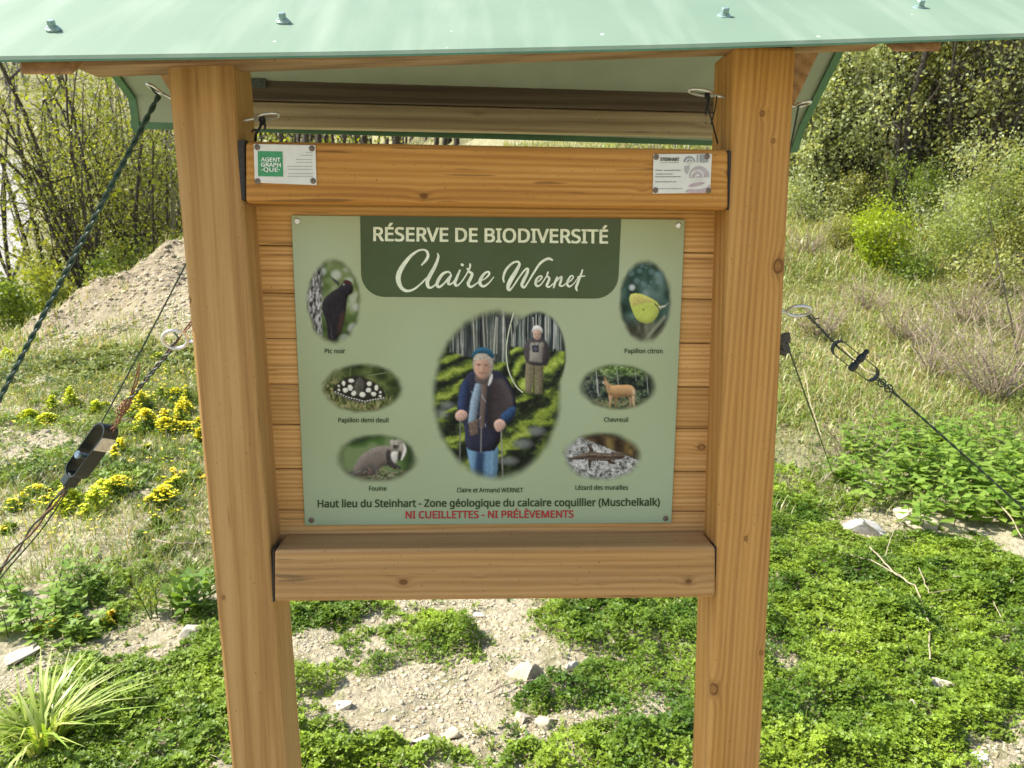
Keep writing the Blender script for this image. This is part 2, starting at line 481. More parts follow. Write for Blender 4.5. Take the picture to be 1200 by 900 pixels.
def ground_mat():
    m, nt, out = newmat('limestone_soil')
    tc = nd(nt, 'ShaderNodeTexCoord'); v = tc.outputs['Object']
    n1 = nd(nt, 'ShaderNodeTexNoise', in_Scale=1.9, in_Detail=6, in_Roughness=0.65); nt.links.new(v, n1.inputs['Vector'])
    n2 = nd(nt, 'ShaderNodeTexNoise', in_Scale=42, in_Detail=6, in_Roughness=0.7); nt.links.new(v, n2.inputs['Vector'])
    n3 = nd(nt, 'ShaderNodeTexNoise', in_Scale=9, in_Detail=5, in_Roughness=0.6); nt.links.new(v, n3.inputs['Vector'])
    vo = nd(nt, 'ShaderNodeTexVoronoi', in_Scale=34); nt.links.new(v, vo.inputs['Vector'])
    s = ramp(nt, [(0.25, (.27, .22, .135)), (0.45, (.44, .385, .26)), (0.6, (.52, .465, .33)), (0.8, (.58, .53, .41))])
    mixn = math_(nt, 'ADD', math_(nt, 'MULTIPLY', n1.outputs[0], 0.45), math_(nt, 'MULTIPLY', n2.outputs[0], 0.55))
    nt.links.new(mixn, s.inputs[0])
    crumbs = ramp(nt, [(0.0, (1.15, 1.12, 1.08)), (0.45, (1, 1, 1)), (0.9, (.72, .68, .62))]); nt.links.new(vo.outputs['Distance'], crumbs.inputs[0])
    c = mixc(nt, s.outputs[0], crumbs.outputs[0], 0.7, 'MULTIPLY')
    moss = ramp(nt, [(0.52, 0.0), (0.66, 0.6)]); nt.links.new(n3.outputs[0], moss.inputs[0])
    c = mixc(nt, c, (.16, .16, .055), moss.outputs[0])
    a = nd(nt, 'ShaderNodeAttribute', attribute_name='Col')
    sp = nd(nt, 'ShaderNodeSeparateColor'); nt.links.new(a.outputs['Color'], sp.inputs[0])
    turf = ramp(nt, [(0.3, (.13, .14, .04)), (0.55, (.20, .21, .07)), (0.75, (.33, .30, .16))]); nt.links.new(n2.outputs[0], turf.inputs[0])
    c = mixc(nt, c, turf.outputs[0], math_(nt, 'MULTIPLY', sp.outputs[0], 0.8))
    earth = ramp(nt, [(0.3, (.12, .092, .055)), (0.48, (.25, .20, .125)), (0.66, (.40, .34, .23))]); nt.links.new(n3.outputs[0], earth.inputs[0])
    c = mixc(nt, c, earth.outputs[0], math_(nt, 'MULTIPLY', sp.outputs[2], 0.95))
    litter = ramp(nt, [(0.3, (.17, .16, .075)), (0.6, (.30, .28, .14))]); nt.links.new(n2.outputs[0], litter.inputs[0])
    c = mixc(nt, c, litter.outputs[0], sp.outputs[1])
    hgt = math_(nt, 'ADD', n2.outputs[0], math_(nt, 'MULTIPLY', vo.outputs['Distance'], -0.5))
    principled(nt, out, c, 0.9, 0, 0.2, hgt, 1.0, 0.03)
    return m

ground = mk('ground', V, Fq, ground_mat(), col=gcol, smooth=True)
tag(ground, kind='structure')

# pale gravel road climbing the far slope on the left
def gravel_mat(name, lo, hi):
    m, nt, out = newmat(name)
    tc = nd(nt, 'ShaderNodeTexCoord')
    n = nd(nt, 'ShaderNodeTexNoise', in_Scale=3, in_Detail=8, in_Roughness=0.7); nt.links.new(tc.outputs['Object'], n.inputs['Vector'])
    r = ramp(nt, [(0.3, lo), (0.7, hi)]); nt.links.new(n.outputs[0], r.inputs[0])
    principled(nt, out, r.outputs[0], 0.9, 0, 0.2, n.outputs[0], 0.6, 0.03)
    return m
edge = [g(px, py) for px, py in ((10, 338), (26, 300), (34, 262), (44, 225), (40, 200), (24, 190), (-20, 184))]
rv, rf = [], []
for i, p in enumerate(edge):
    for k in range(9):
        x = p.x - 14 * k / 8.0; y = p.y + 0.5 * k
        rv.append((x, y, float(H(x, y)) + 0.12))
for i in range(len(edge) - 1):
    for k in range(8):
        a = i * 9 + k
        rf.append((a, a + 1, a + 10, a + 9))
tag(mk('gravel_road', rv, rf, gravel_mat('pale_gravel', (.27, .255, .23), (.38, .365, .335)), smooth=True), kind='structure')

# ------------------------------------------------------------------ leaf builder
LEAF = leafmat('leaf', 0.5)
CLOVER = leafmat('clover_leaf', 0.30, 0.5, 0.3)
GRASS = leafmat('grass_blade', 0.35, 0.4, 0.5)
def unit(a):
    return a / (np.linalg.norm(a, axis=1)[:, None] + 1e-9)

def kites(P, D, S, L, W, C, fold=0.15):
    """One folded kite-shaped leaf per row: base P, direction D, side S, length L, width W, colour C."""
    n = len(P)
    Nn = np.cross(S, D)
    L = L[:, None]; W = W[:, None]
    v0 = P
    v1 = P + D * L * 0.45 + S * W * 0.5 + Nn * W * fold
    v2 = P + D * L
    v3 = P + D * L * 0.45 - S * W * 0.5 + Nn * W * fold
    V = np.stack([v0, v1, v2, v3], 1).reshape(-1, 3)
    Fc = np.arange(n * 4, dtype=np.int32).reshape(n, 4)
    return V, Fc, np.repeat(C, 4, axis=0)

def blades(P, D, up_len, W, C, bend):
    """Grass blades of three quads' length: base P, lean direction D (unit, horizontal)."""
    n = len(P)
    S = np.stack([-D[:, 1], D[:, 0], np.zeros(n)], 1)
    Z = np.array([0, 0, 1.0])
    rows = []
    for t, w in ((0, 1.0), (0.4, 0.9), (0.75, 0.6), (1.0, 0.08)):
        c = P + Z * (up_len * (t - 0.42 * bend * t * t))[:, None] + D * (up_len * bend * t * t)[:, None]
        rows += [c - S * (W * w * 0.5)[:, None], c + S * (W * w * 0.5)[:, None]]
    V = np.stack(rows, 1).reshape(-1, 3)
    b = (np.arange(n) * 8)[:, None]
    Fc = np.concatenate([b + np.array([[0, 1, 3, 2]]), b + np.array([[2, 3, 5, 4]]), b + np.array([[4, 5, 7, 6]])], 0)
    return V, Fc.astype(np.int32), np.repeat(C, 8, axis=0)

def rdir(n, zlo=-1, zhi=1):
    a = rng.uniform(0, 2 * math.pi, n); z = rng.uniform(zlo, zhi, n); r = np.sqrt(1 - np.clip(z, -1, 1) ** 2)
    return np.stack([r * np.cos(a), r * np.sin(a), z], 1)

def side_of(D):
    return unit(np.cross(D, rdir(len(D))))

def vary(base, n, v=0.25, hue=0.12):
    b = np.array(base)[None, :] * (1 + rng.uniform(-v, v, (n, 1)))
    b[:, 0] *= 1 + rng.uniform(-hue, hue, n) * 1.5
    b[:, 2] *= 1 + rng.uniform(-hue, hue, n)
    return np.clip(b, 0.005, 0.9)

def join(parts):
    Vs, Fs, Cs, b = [], [], [], 0
    for V, Fc, C in parts:
        Vs.append(V); Fs.append(Fc + b); Cs.append(C); b += len(V)
    return np.concatenate(Vs), np.concatenate(Fs), np.concatenate(Cs)

# ------------------------------------------------------------------ ground cover
def blob(px, py, rx, ry, w=1.0):
    p = g(px, py); return (p.x, p.y, rx, ry, w)
GREEN = [blob(*b) for b in (
    (170, 820, .34, .40, 1.5), (120, 620, .7, .35, .38), (60, 640, .5, .3, .42), (170, 680, .4, .14, .5), (120, 870, .5, .25, 1.3), (230, 880, .25, .2, 1.1), (60, 720, .35, .22, .9), (20, 690, .3, .3, .9),
    (370, 718, .30, .14, 1.0), (300, 720, .3, .12, .8), (445, 755, .22, .15, .8), (430, 790, .20, .12, .72), (520, 750, .18, .14, .72), (365, 810, .1, .1, .8), (540, 740, .14, .2, .62),
    (700, 725, .36, .2, 1.3), (790, 730, .4, .3, 1.4), (800, 800, .24, .3, 1.5), (760, 870, .3, .2, 1.3), (650, 820, .16, .13, 1.0), (640, 890, .3, .10, .85), (700, 800, .14, .14, .8),
    (390, 885, .26, .10, 1.0), (470, 895, .2, .06, .85),
    (960, 700, .5, .5, 1.5), (940, 820, .4, .4, 1.6), (1100, 690, .6, .35, 1.3), (1180, 700, .5, .45, 1.3), (1190, 790, .35, .3, 1.3), (1030, 770, .35, .25, 1.1),
    (1000, 880, .4, .15, 1.1), (1120, 860, .25, .2, 1.0), (930, 640, .35, .5, 1.4), (930, 760, .35, .35, 1.2), (1080, 650, .4, .3, .9), (890, 600, .5, .5, .9), (930, 580, .5, .5, .8),
    (210, 640, .35, .14, .5), (100, 560, .6, .4, .5), (180, 500, .9, .5, .62), (60, 500, .9, .5, .62), (200, 420, 1.6, .6, .75), (60, 430, 1.6, .7, .8), (130, 450, 1.4, .5, .6), (210, 540, .6, .4, .6), (30, 560, .6, .4, .6))]
BARE = [blob(*b) for b in (
    (1010, 622, .16, .2, 1.2), (1095, 803, .09, .08, 1.2), (1060, 835, .14, .10, 1.1), (1170, 880, .2, .08, 1.2), (1060, 612, .32, .14, 1.0), (1070, 715, .10, .10, .8), (915, 705, .14, .14, 1.0),
    (1040, 860, .18, .06, .8), (600, 760, .12, .14, .6), (500, 810, .4, .2, .5), (575, 720, .14, .2, .7), (690, 840, .12, .1, .7), (610, 850, .2, .05, .6))]
def cover(x, y):
    s = 0
    for (bx, by, rx, ry, w) in GREEN: s = s + w * np.exp(-((x - bx) / rx) ** 2 - ((y - by) / ry) ** 2)
    for (bx, by, rx, ry, w) in BARE: s = s - w * np.exp(-((x - bx) / rx) ** 2 - ((y - by) / ry) ** 2)
    s = np.minimum(s, 1.25)
    n = fbm(x, y, 4.5, 31, 3) - 0.5
    n2 = fbm(x, y, 15.0, 35, 3) - 0.5
    return s + 1.2 * n + 1.5 * n2

def scree(x, y): return np.clip(np.exp(-((x + 4.6) / 2.2) ** 2 - ((y - 9.9) / 2.1) ** 2) * 1.6, 0, 1)
def clover(nc, xr, yr, size, thr, colr, dens_fall=0.0):
    x = rng.uniform(*xr, nc); y = rng.uniform(*yr, nc)
    cv = cover(x, y)
    k = rng.uniform(0, 1, nc) < np.clip((cv - thr) * 1.5 + .10, 0.0, 1) * (1 - .9 * scree(x, y)) * np.clip(2.6 * fbm(x, y, 7, 55, 3) - .35, .2, 1)
    x, y, cv = x[k], y[k], cv[k]
    n = len(x)
    hmax = np.clip((cv - thr) * 0.05, 0.006, 0.045) * (0.2 + 2.6 * vnoise(x, y, 13, 41) * (.4 + vnoise(x, y, 4, 42)))
    z = H(x, y) + hmax * rng.uniform(0.15, 1.0, n) ** 0.7
    a0 = rng.uniform(0, 2 * math.pi, n)
    tint = np.clip(1.7 * (fbm(x, y, 4.5, 51, 4) - .5) + .5 + rng.normal(0, .12, n), 0, 1)
    base = np.array(colr[0])[None, :] * (1 - tint[:, None]) + np.array(colr[1])[None, :] * tint[:, None]
    base = base * (1 + rng.uniform(-.28, .28, (n, 1)))
    tip = unit(np.stack([rng.normal(0, .42, n), rng.normal(0, .42, n), np.ones(n)], 1))
    sz = size * rng.uniform(0.55, 1.3, n) * (.75 + .6 * vnoise(x, y, 2.6, 57))
    parts = []
    for q in range(3):
        a = a0 + q * 2.094 + rng.normal(0, .12, n)
        d0 = np.stack([np.cos(a), np.sin(a), np.zeros(n)], 1)
        D = unit(d0 - tip * (d0 * tip).sum(1)[:, None] + tip * rng.uniform(-.1, .45, n)[:, None])
        S = unit(np.cross(tip, D))
        parts.append(kites(np.stack([x, y, z], 1), D, S, sz, sz * 0.82, base, 0.12))
    return join(parts)

CL = ((.06, .125, .010), (.25, .35, .03))
v1 = clover(340000, (-1.75, 2.7), (0.75, 3.3), .0106, 0.42, CL)
v2 = clover(150000, (-4.5, 4.6), (3.2, 6.0), .016, 0.40, CL)
v3 = clover(80000, (-9, -1.0), (6.0, 9.2), .03, 0.36, ((.12, .17, .035), (.28, .31, .09)))
def herbs_far(nc, xr, yr, size, colr):
    x = rng.uniform(*xr, nc); y = rng.uniform(*yr, nc)
    k = rng.uniform(0, 1, nc) < np.clip(2.6 * (fbm(x, y, .8, 91) - .36), 0, 1)
    x, y = x[k], y[k]; n = len(x)
    P = np.stack([x, y, H(x, y) + rng.uniform(0, .13, n) * vnoise(x, y, 3, 92)], 1)
    D = unit(rdir(n) * np.array([1, 1, .5]) + np.array([0, 0, .15])); S = side_of(D)
    sz = size * rng.uniform(.5, 1.4, n)
    t = fbm(x, y, 1.2, 93)[:, None]
    C = (np.array(colr[0])[None] * (1 - t) + np.array(colr[1])[None] * t) * (1 + rng.uniform(-.25, .25, (n, 1)))
    return kites(P, D, S, sz, sz * .55, C)
def sprigs(nc, xr, yr, size):
    cx_ = rng.uniform(*xr, nc); cy_ = rng.uniform(*yr, nc)
    k = (rng.uniform(0, 1, nc) < np.clip(3 * (fbm(cx_, cy_, 3.2, 97, 3) - .42), 0, 1)) & (scree(cx_, cy_) < .3)
    cx_, cy_ = cx_[k], cy_[k]; m = len(cx_); per = 16
    r = np.abs(rng.normal(0, .018, (m, per))) * rng.uniform(.5, 1.6, (m, 1)); a = rng.uniform(0, 6.28, (m, per))
    x = (cx_[:, None] + r * np.cos(a)).ravel(); y = (cy_[:, None] + r * np.sin(a)).ravel(); n = len(x)
    D = unit(np.stack([np.cos(a.ravel()), np.sin(a.ravel()), rng.uniform(.1, 1.3, n)], 1)); S = unit(np.cross(D, np.array([[0, 0, 1.0]])))
    C = np.repeat(np.array([(.12, .19, .03), (.22, .28, .05), (.17, .20, .07), (.08, .14, .03)])[rng.integers(0, 4, m)], per, 0) * rng.uniform(.7, 1.25, (n, 1))
    sz = size * rng.uniform(.5, 1.4, n)
    return kites(np.stack([x, y, H(x, y) + rng.uniform(0, .012, n)], 1), D, S, sz, sz * np.repeat(rng.uniform(.25, .7, m), per), C)
v5 = join([sprigs(2600, (-1.7, 2.6), (.8, 3.3), .017), sprigs(2600, (-4.5, 4), (3.2, 6.5), .026)])
v4 = herbs_far(130000, (.7, 9), (4.4, 10), .035, ((.13, .20, .03), (.34, .36, .12)))
Vc, Fc_, Cc = join([v1, v2, v3, v4, v5])
tag(mk('clover', Vc, Fc_, CLOVER, col=Cc), 'low green clover and medick carpeting the pale stony ground', 'ground cover', kind='stuff')

def grass(nc, xr, yr, hr, w, cols, prob):
    x = rng.uniform(*xr, nc); y = rng.uniform(*yr, nc)
    k = rng.uniform(0, 1, nc) < prob(x, y)
    x, y = x[k], y[k]; n = len(x)
    a = rng.uniform(0, 2 * math.pi, n)
    D = np.stack([np.cos(a), np.sin(a), np.zeros(n)], 1)
    sel = rng.integers(0, len(cols), n)
    C = np.array(cols)[sel] * (1 + rng.uniform(-.25, .25, (n, 1))) * (.62 + .76 * fbm(x, y, 1.3, 58, 3)[:, None])
    P = np.stack([x, y, H(x, y) - .004], 1)
    return blades(P, D, rng.uniform(*hr, n), np.full(n, w) * rng.uniform(.6, 1.3, n), C, rng.uniform(.15, 1.1, n))

GC = [(.14, .25, .03), (.19, .29, .045), (.26, .31, .08), (.40, .35, .18), (.33, .33, .13)]
DC = [(.26, .33, .08), (.40, .36, .18), (.47, .41, .25), (.20, .29, .05), (.34, .34, .13), (.24, .30, .08)]
def straw(nc, xr, yr, L, w):
    x = rng.uniform(*xr, nc); y = rng.uniform(*yr, nc)
    a = rng.uniform(0, 6.28, nc)
    D = unit(np.stack([np.cos(a), np.sin(a), rng.normal(0, .18, nc)], 1)); S = unit(np.cross(D, np.array([[0, 0, 1.0]])))
    P = np.stack([x, y, H(x, y) + .006 + rng.uniform(0, .02, nc)], 1)
    C = np.array([(.50, .42, .24), (.36, .27, .15), (.55, .48, .32), (.26, .18, .10)])[rng.integers(0, 4, nc)]
    return kites(P, D, S, L * rng.uniform(.4, 1.5, nc), np.full(nc, w) * rng.uniform(.6, 1.8, nc), C, .05)
_lv, _lf, _lc = join([straw(5200, (-1.7, 2.7), (.8, 3.3), .035, .0022), straw(2600, (-1.7, 2.7), (.8, 3.3), .014, .006), straw(6000, (-5, 5), (3.2, 7), .08, .004), straw(26000, (.8, 9), (4.2, 10), .13, .007)])
tag(mk('dead_litter', _lv, _lf, GRASS, col=_lc), 'dry straw bits and dead leaf scraps strewn over soil and clover', 'litter', kind='stuff')
parts = [
    grass(9000, (-1.7, 2.6), (0.8, 3.2), (.02, .07), .0028, GC, lambda x, y: np.clip(cover(x, y) - .05, 0, .7)),
    grass(30000, (0.9, 5.5), (3.0, 5.2), (.05, .16), .005, GC, lambda x, y: np.clip(.35 + .9 * (fbm(x, y, 1.5, 61) - .45), 0, 1)),
    grass(34000, (0.8, 9.0), (4.6, 9.0), (.03, .10), .010, DC, lambda x, y: np.clip(.8 + 1.2 * (fbm(x, y, .9, 67) - .45), 0, 1)),
    grass(30000, (0.8, 9.0), (4.6, 9.0), (.07, .22), .008, DC, lambda x, y: np.clip(.6 + 1.2 * (fbm(x, y, .9, 62) - .45), 0, 1)),
    grass(60000, (0.5, 16), (8.5, 15.5), (.10, .30), .013, DC, lambda x, y: np.clip(.7 + 1.2 * (fbm(x, y, .7, 63) - .45), 0, 1)),
    grass(90000, (-4.5, -0.3), (2.2, 6.2), (.03, .11), .005, GC + DC, lambda x, y: np.clip(1.3 * (fbm(x, y, 1.3, 64) - .36) + .5 * np.clip(cover(x, y), 0, 1), 0, 1)),
    grass(60000, (-9.5, -1), (6.0, 9.6), (.05, .14), .008, GC + DC + DC, lambda x, y: np.clip(2.0 * (fbm(x, y, 1.1, 65) - .38), 0, 1) * (1 - .92 * scree(x, y))),
    grass(9000, (-8, -3), (7.0, 12.5), (.08, .22), .009, DC, lambda x, y: np.clip(3.2 * (fbm(x, y, 1.6, 68) - .5), 0, 1)),
    grass(26000, (-14, -5.2), (8.5, 19), (.10, .30), .016, GC, lambda x, y: np.clip(1.0 - np.exp(-((x + 5.4) / 2.1) ** 2 - ((y - 11) / 1.9) ** 2) * 1.6, 0, 1)),
]
Vc, Fc_, Cc = join(parts)
tag(mk('meadow_grass', Vc, Fc_, GRASS, col=Cc), 'short green and straw coloured grass growing over the slope', 'grass', kind='stuff')

# ------------------------------------------------------------------ loose stones
STONE = colmat('limestone', 0.85, 0.25, 0.18, 70, 0.004)
bmt = bmesh.new(); bmesh.ops.create_icosphere(bmt, subdivisions=1, radius=1.0); bmt.verts.index_update()
ICO = np.array([v.co for v in bmt.verts]); ICF = np.array([[v.index for v in f.verts] for f in bmt.faces]); bmt.free()
bmt = bmesh.new(); bmesh.ops.create_icosphere(bmt, subdivisions=3, radius=1.0); bmt.verts.index_update()
ICO3 = np.array([v.co for v in bmt.verts]); ICF3 = [[v.index for v in f.verts] for f in bmt.faces]; bmt.free()

def pebbles(n, xr, yr, sr, prob):
    x = rng.uniform(*xr, n); y = rng.uniform(*yr, n)
    k = rng.uniform(0, 1, n) < prob(x, y)
    x, y = x[k], y[k]; n = len(x)
    s = sr[0] * (sr[1] / sr[0]) ** (rng.uniform(0, 1, n) ** 2.8)
    sc = s[:, None] * rng.uniform(.55, 1.2, (n, 3)) * np.array([1, 1, .6])
    jit = 1 + rng.uniform(-.3, .3, (n, len(ICO), 1))
    a = rng.uniform(0, 6.28, n); ca, sa = np.cos(a)[:, None], np.sin(a)[:, None]
    L = ICO[None] * jit * sc[:, None, :]
    X = L[..., 0] * ca - L[..., 1] * sa; Y = L[..., 0] * sa + L[..., 1] * ca
    Z = L[..., 2] + (H(x, y) + s * .1)[:, None]
    V = np.stack([X + x[:, None], Y + y[:, None], Z], -1).reshape(-1, 3)
    Fc = (np.arange(n)[:, None, None] * len(ICO) + ICF[None]).reshape(-1, 3)
    c = np.array([(.46, .40, .27)]) * (1 + rng.uniform(-.28, .25, (n, 1))) * np.where(y > 6.8, .42 + .8 * fbm(x, y, 1.6, 73, 3), 1)[:, None] + rng.uniform(-.03, .03, (n, 3))
    return V, Fc, np.repeat(np.clip(c, .05, .8), len(ICO), 0)
Vc, Fc_, Cc = join([
    pebbles(110000, (-1.7, 2.6), (0.8, 3.3), (.0014, .011), lambda x, y: np.clip(1.0 - 1.2 * cover(x, y), 0.05, 1) * np.clip(2.6 * (fbm(x, y, 3, 71) - .25), .15, 1)),
    pebbles(16000, (-4.5, 3.5), (3.0, 7.5), (.003, .03), lambda x, y: np.clip(.8 - cover(x, y), 0.02, .8)),
    pebbles(60000, (-9, -2), (7.0, 13), (.006, .045), lambda x, y: scree(x, y) * np.clip(2.6 * (fbm(x, y, 1.3, 75, 3) - .3), .05, 1))])
tag(mk('gravel', Vc, Fc_, STONE, col=Cc), 'loose pale limestone chips and crumbs scattered over bare soil', 'gravel', kind='stuff')

def rock(px, py, w, h, label, seed, color=(.52, .47, .38), squash=0.6, name='rock', group=None, rot=0.0):
    """A broken limestone block: a ball cut by random planes, w and h in photo pixels."""
    p = g(px, py)
    dist = (p - CAM).dot(FWD)
    sx = w * dist / F_PX / 2; sz = h * dist / F_PX / 2
    r = np.random.default_rng(seed)
    Vv = ICO3.copy()
    for q in range(12):
        nrm = r.normal(size=3); nrm[2] *= .8; nrm /= np.linalg.norm(nrm)
        d = r.uniform(.30, .66)
        ex = Vv @ nrm - d
        Vv = Vv - np.clip(ex, 0, None)[:, None] * nrm[None]
    Vv = Vv * (1 + .16 * (fbm(Vv[:, 0] * 2 + seed, Vv[:, 1] * 2 + Vv[:, 2], 3, seed, 3)[:, None] - .5))
    Vv = Vv / np.abs(Vv).max(0)[None]
    sy = sx * squash * 1.3
    Vv = Vv * np.array([sx, sy, max(sz, sx * .28)])
    ca, sa = math.cos(rot), math.sin(rot)
    Vv = np.stack([Vv[:, 0] * ca - Vv[:, 1] * sa * .3, Vv[:, 1], Vv[:, 2] + Vv[:, 0] * sa * .6], 1)
    Vv = Vv + np.array([p.x, p.y, float(H(p.x, p.y)) + sz * .10])
    c = np.array(color)[None] * .84 * (0.9 + .25 * fbm(Vv[:, 0] * 9 + seed, Vv[:, 1] * 9 + Vv[:, 2] * 9, 4, seed)[:, None])
    o = mk(name, Vv, np.array(ICF3), STONE, loc=(p.x, p.y, float(H(p.x, p.y))), col=c)
    tag(o, label, 'rock', group)
    return o

ROCKS = [
    (1012, 622, 52, 44, 'largest pale limestone block, standing where the thin right wire meets the ground', (.60, .57, .50)),
    (1097, 803, 42, 30, 'flat cream stone in the clover at the foot of the tall dry stalk', (.60, .53, .38)),
    (1066, 833, 24, 26, 'small tilted cream stone just below left of the flat stone in the clover', (.56, .50, .38)),
    (1003, 856, 24, 15, 'small cream stone lying alone in clover right of the right post', (.56, .50, .38)),
    (1148, 889, 26, 22, 'grey white stone at the lower right corner of the photo', (.58, .57, .54)),
    (618, 792, 58, 36, 'broad flat tan limestone slab in the bare soil under the board', (.47, .39, .28)),
    (673, 783, 26, 20, 'small bright triangular stone beside the clover under the board', (.62, .58, .50)),
    (403, 829, 30, 16, 'pale flat stone in bare soil beside the left post, under the board', (.60, .54, .43)),
    (497, 871, 34, 20, 'bright white stone at the bottom edge between the two posts', (.66, .62, .53)),
    (530, 863, 28, 22, 'tan stone touching the right side of the bright white stone', (.48, .41, .30)),
    (612, 846, 24, 26, 'upright grey stone casting a dark shadow under the board', (.44, .38, .29)),
    (640, 848, 40, 18, 'long low tan stone just right of the upright grey stone', (.50, .43, .31)),
    (345, 812, 18, 26, 'grey stone half hidden against the inner edge of the left post', (.52, .48, .40)),
    (560, 722, 18, 10, 'small cream stone on the bare soil strip just below the bottom beam', (.58, .52, .40)),
    (430, 737, 12, 16, 'little upright cream stone below the left end of the bottom beam', (.58, .52, .40)),
    (1080, 612, 60, 18, 'long low cream limestone ledge right of the largest pale block', (.52, .45, .32)),
    (1015, 572, 70, 26, 'whitish rock ledge above the largest pale block, by the leafy herbs', (.52, .47, .36)),
    (480, 897, 26, 14, 'buff stone cut by the bottom edge, below the bright white stone', (.52, .45, .33)),
    (110, 655, 26, 12, 'low pale stone in dry soil left of the left post', (.52, .46, .34)),
    (207, 620, 20, 10, 'small stone touching the left edge of the left post', (.5, .44, .33)),
    (24, 772, 46, 26, 'pale rough stone half hidden behind the bright grass tuft', (.46, .40, .30)),
    (225, 745, 46, 40, 'crumbly cream rock against the left post beside the clover', (.54, .48, .38)),
]
for i, (px, py, w, h, lab, c) in enumerate(ROCKS):
    rock(px, py, w, h, lab, 100 + i, c, rot=rng.uniform(-.4, .4))
# ------------------------------------------------------------------ the notice board
WD, WM, WL = (.27, .125, .022), (.38, .190, .040), (.47, .255, .065)        # honey coloured larch
board = empty('notice_board', (0, 0, 0), 'honey coloured wooden two post notice board under a green metal roof', 'notice board')

def quad_prism(mb, front, back, bevel, seg=2, c=None):
    hexa(mb, front, back, bevel, seg, c)

def post(xa, ya, xb, yb, side, knots, nm):
    """Square post whose outer front edge runs through two photo pixels."""
    A, B = at(xa, ya, 0), at(xb, yb, 0)
    def ex(z):
        t = (z - A.z) / (B.z - A.z)
        return A.x + (B.x - A.x) * t
    zt, zb = at(600, 48, 0).z, -0.10
    w, d = 0.083, 0.090
    mb = MB()
    s = 1 if side < 0 else -1
    fr = [(ex(zb), 0, zb), (ex(zb) + s * w, 0, zb), (ex(zt) + s * w, 0, zt), (ex(zt), 0, zt)]
    bk = [(x, d, z) for x, _, z in fr]
    hexa(mb, fr, bk, 0.005, 2)
    return mb.build('post', wood(nm, 2, WD, WM, WL, knots, ring=38, weather=0.2), board)

def kn(px, py, Y, r):
    p = at(px, py, Y); return (p.x, p.y, p.z, r)
WD, WM, WL = (.27, .140, .045), (.375, .222, .078), (.45, .285, .115)
post(195, 80, 271, 900, -1, [kn(222, 352, 0, .0022), kn(262, 700, 0, .002)], 'larch_post')
WD, WM, WL = (.29, .135, .026), (.415, .215, .050), (.50, .285, .080)
post(933, 65, 891, 900, 1, [kn(912, 312, 0, .0075), kn(893, 133, 0, .003), kn(906, 165, 0, .0025), kn(874, 631, 0, .0028), kn(836, 808, 0, .0075), kn(892, 765, 0, .003)], 'larch_post_knotty')

def beam(front_px, Yf, depth, name, mat, parent=board, bevel=.006, seg=3):
    f = [at(px, py, Yf) for px, py in front_px]
    mb = MB()
    hexa(mb, f, [p + Vector((0, depth, 0)) for p in f], bevel, seg)
    return mb.build(name, mat, parent)

beam([(287, 238), (854, 246), (854, 175), (287, 165)], -.004, .064, 'top_beam',
     wood('larch_top_beam', 0, (.28, .118, .020), (.40, .190, .038), (.49, .26, .065), [kn(497, 230, 0, .0055), kn(752, 222, 0, .0035), kn(853, 203, 0, .004)], ring=34, weather=.3))
beam([(321, 706), (839, 701), (839, 641), (321, 645)], -.004, .066, 'bottom_beam',
     wood('larch_bottom_beam', 0, (.28, .145, .042), (.39, .22, .072), (.48, .29, .11), [kn(473, 681, 0, .006), kn(806, 680, 0, .0055), kn(676, 681, 0, .0028), kn(562, 672, 0, .003)], ring=32, weather=.35))

# tongue and groove planks behind the printed panel
mbp = MB()
seams_l = [236, 287, 343, 396.5, 450, 497, 549, 598, 640]
seams_r = [240, 297, 351, 403, 454, 503, 553, 600, 640]
tints = [(1.0, .98, .92), (1.04, 1.0, .95), (.93, .90, .85), (1.05, 1.03, 1.0), (.88, .84, .78), (1.0, .97, .93), (.97, .93, .9), (1.03, 1.0, .98)]
for i in range(8):
    p = [at(288, seams_l[i + 1], .062), at(850, seams_r[i + 1], .062), at(850, seams_r[i], .062), at(288, seams_l[i], .062)]
    p = [q + Vector((0, 0, .0006 if k < 2 else -.0006)) for k, q in enumerate(p)]
    hexa(mbp, p, [q + Vector((0, .018, 0)) for q in p], .0014, 1, tints[i])
p = [at(289, 641, .0802), at(849, 641, .0802), at(849, 238, .0802), at(289, 235, .0802)]
hexa(mbp, p, [q + Vector((0, .006, 0)) for q in p], 0, 1, (.6, .55, .5))  # thin sheet added behind the planks to block light through their seams
mbp.build('plank_backing', wood('pine_plank', 0, (.36, .19, .055), (.54, .32, .11), (.66, .43, .18), [kn(822, 524, .062, .0045), kn(310, 572, .062, .003)], ring=46, rough=.55, tint=True), board)

TAR = simple('dark_joint_filler', (.035, .032, .028), .8, noise=.4, scale=300, bump_d=.002)
for pts in ([(279, 236), (287.5, 234), (286.5, 163), (278, 165)], [(853, 246), (858.5, 244), (859, 177), (853, 176)],
            [(319, 706), (321.5, 706), (321.5, 643), (319.5, 645)], [(838.5, 701), (839.8, 701), (839.8, 641), (838.5, 641)]):
    f = [at(px, py, .0015) for px, py in pts]
    mb = MB(); hexa(mb, f, [p + Vector((0, .03, 0)) for p in f], .001, 1)
    mb.build('joint_gap', TAR, board)

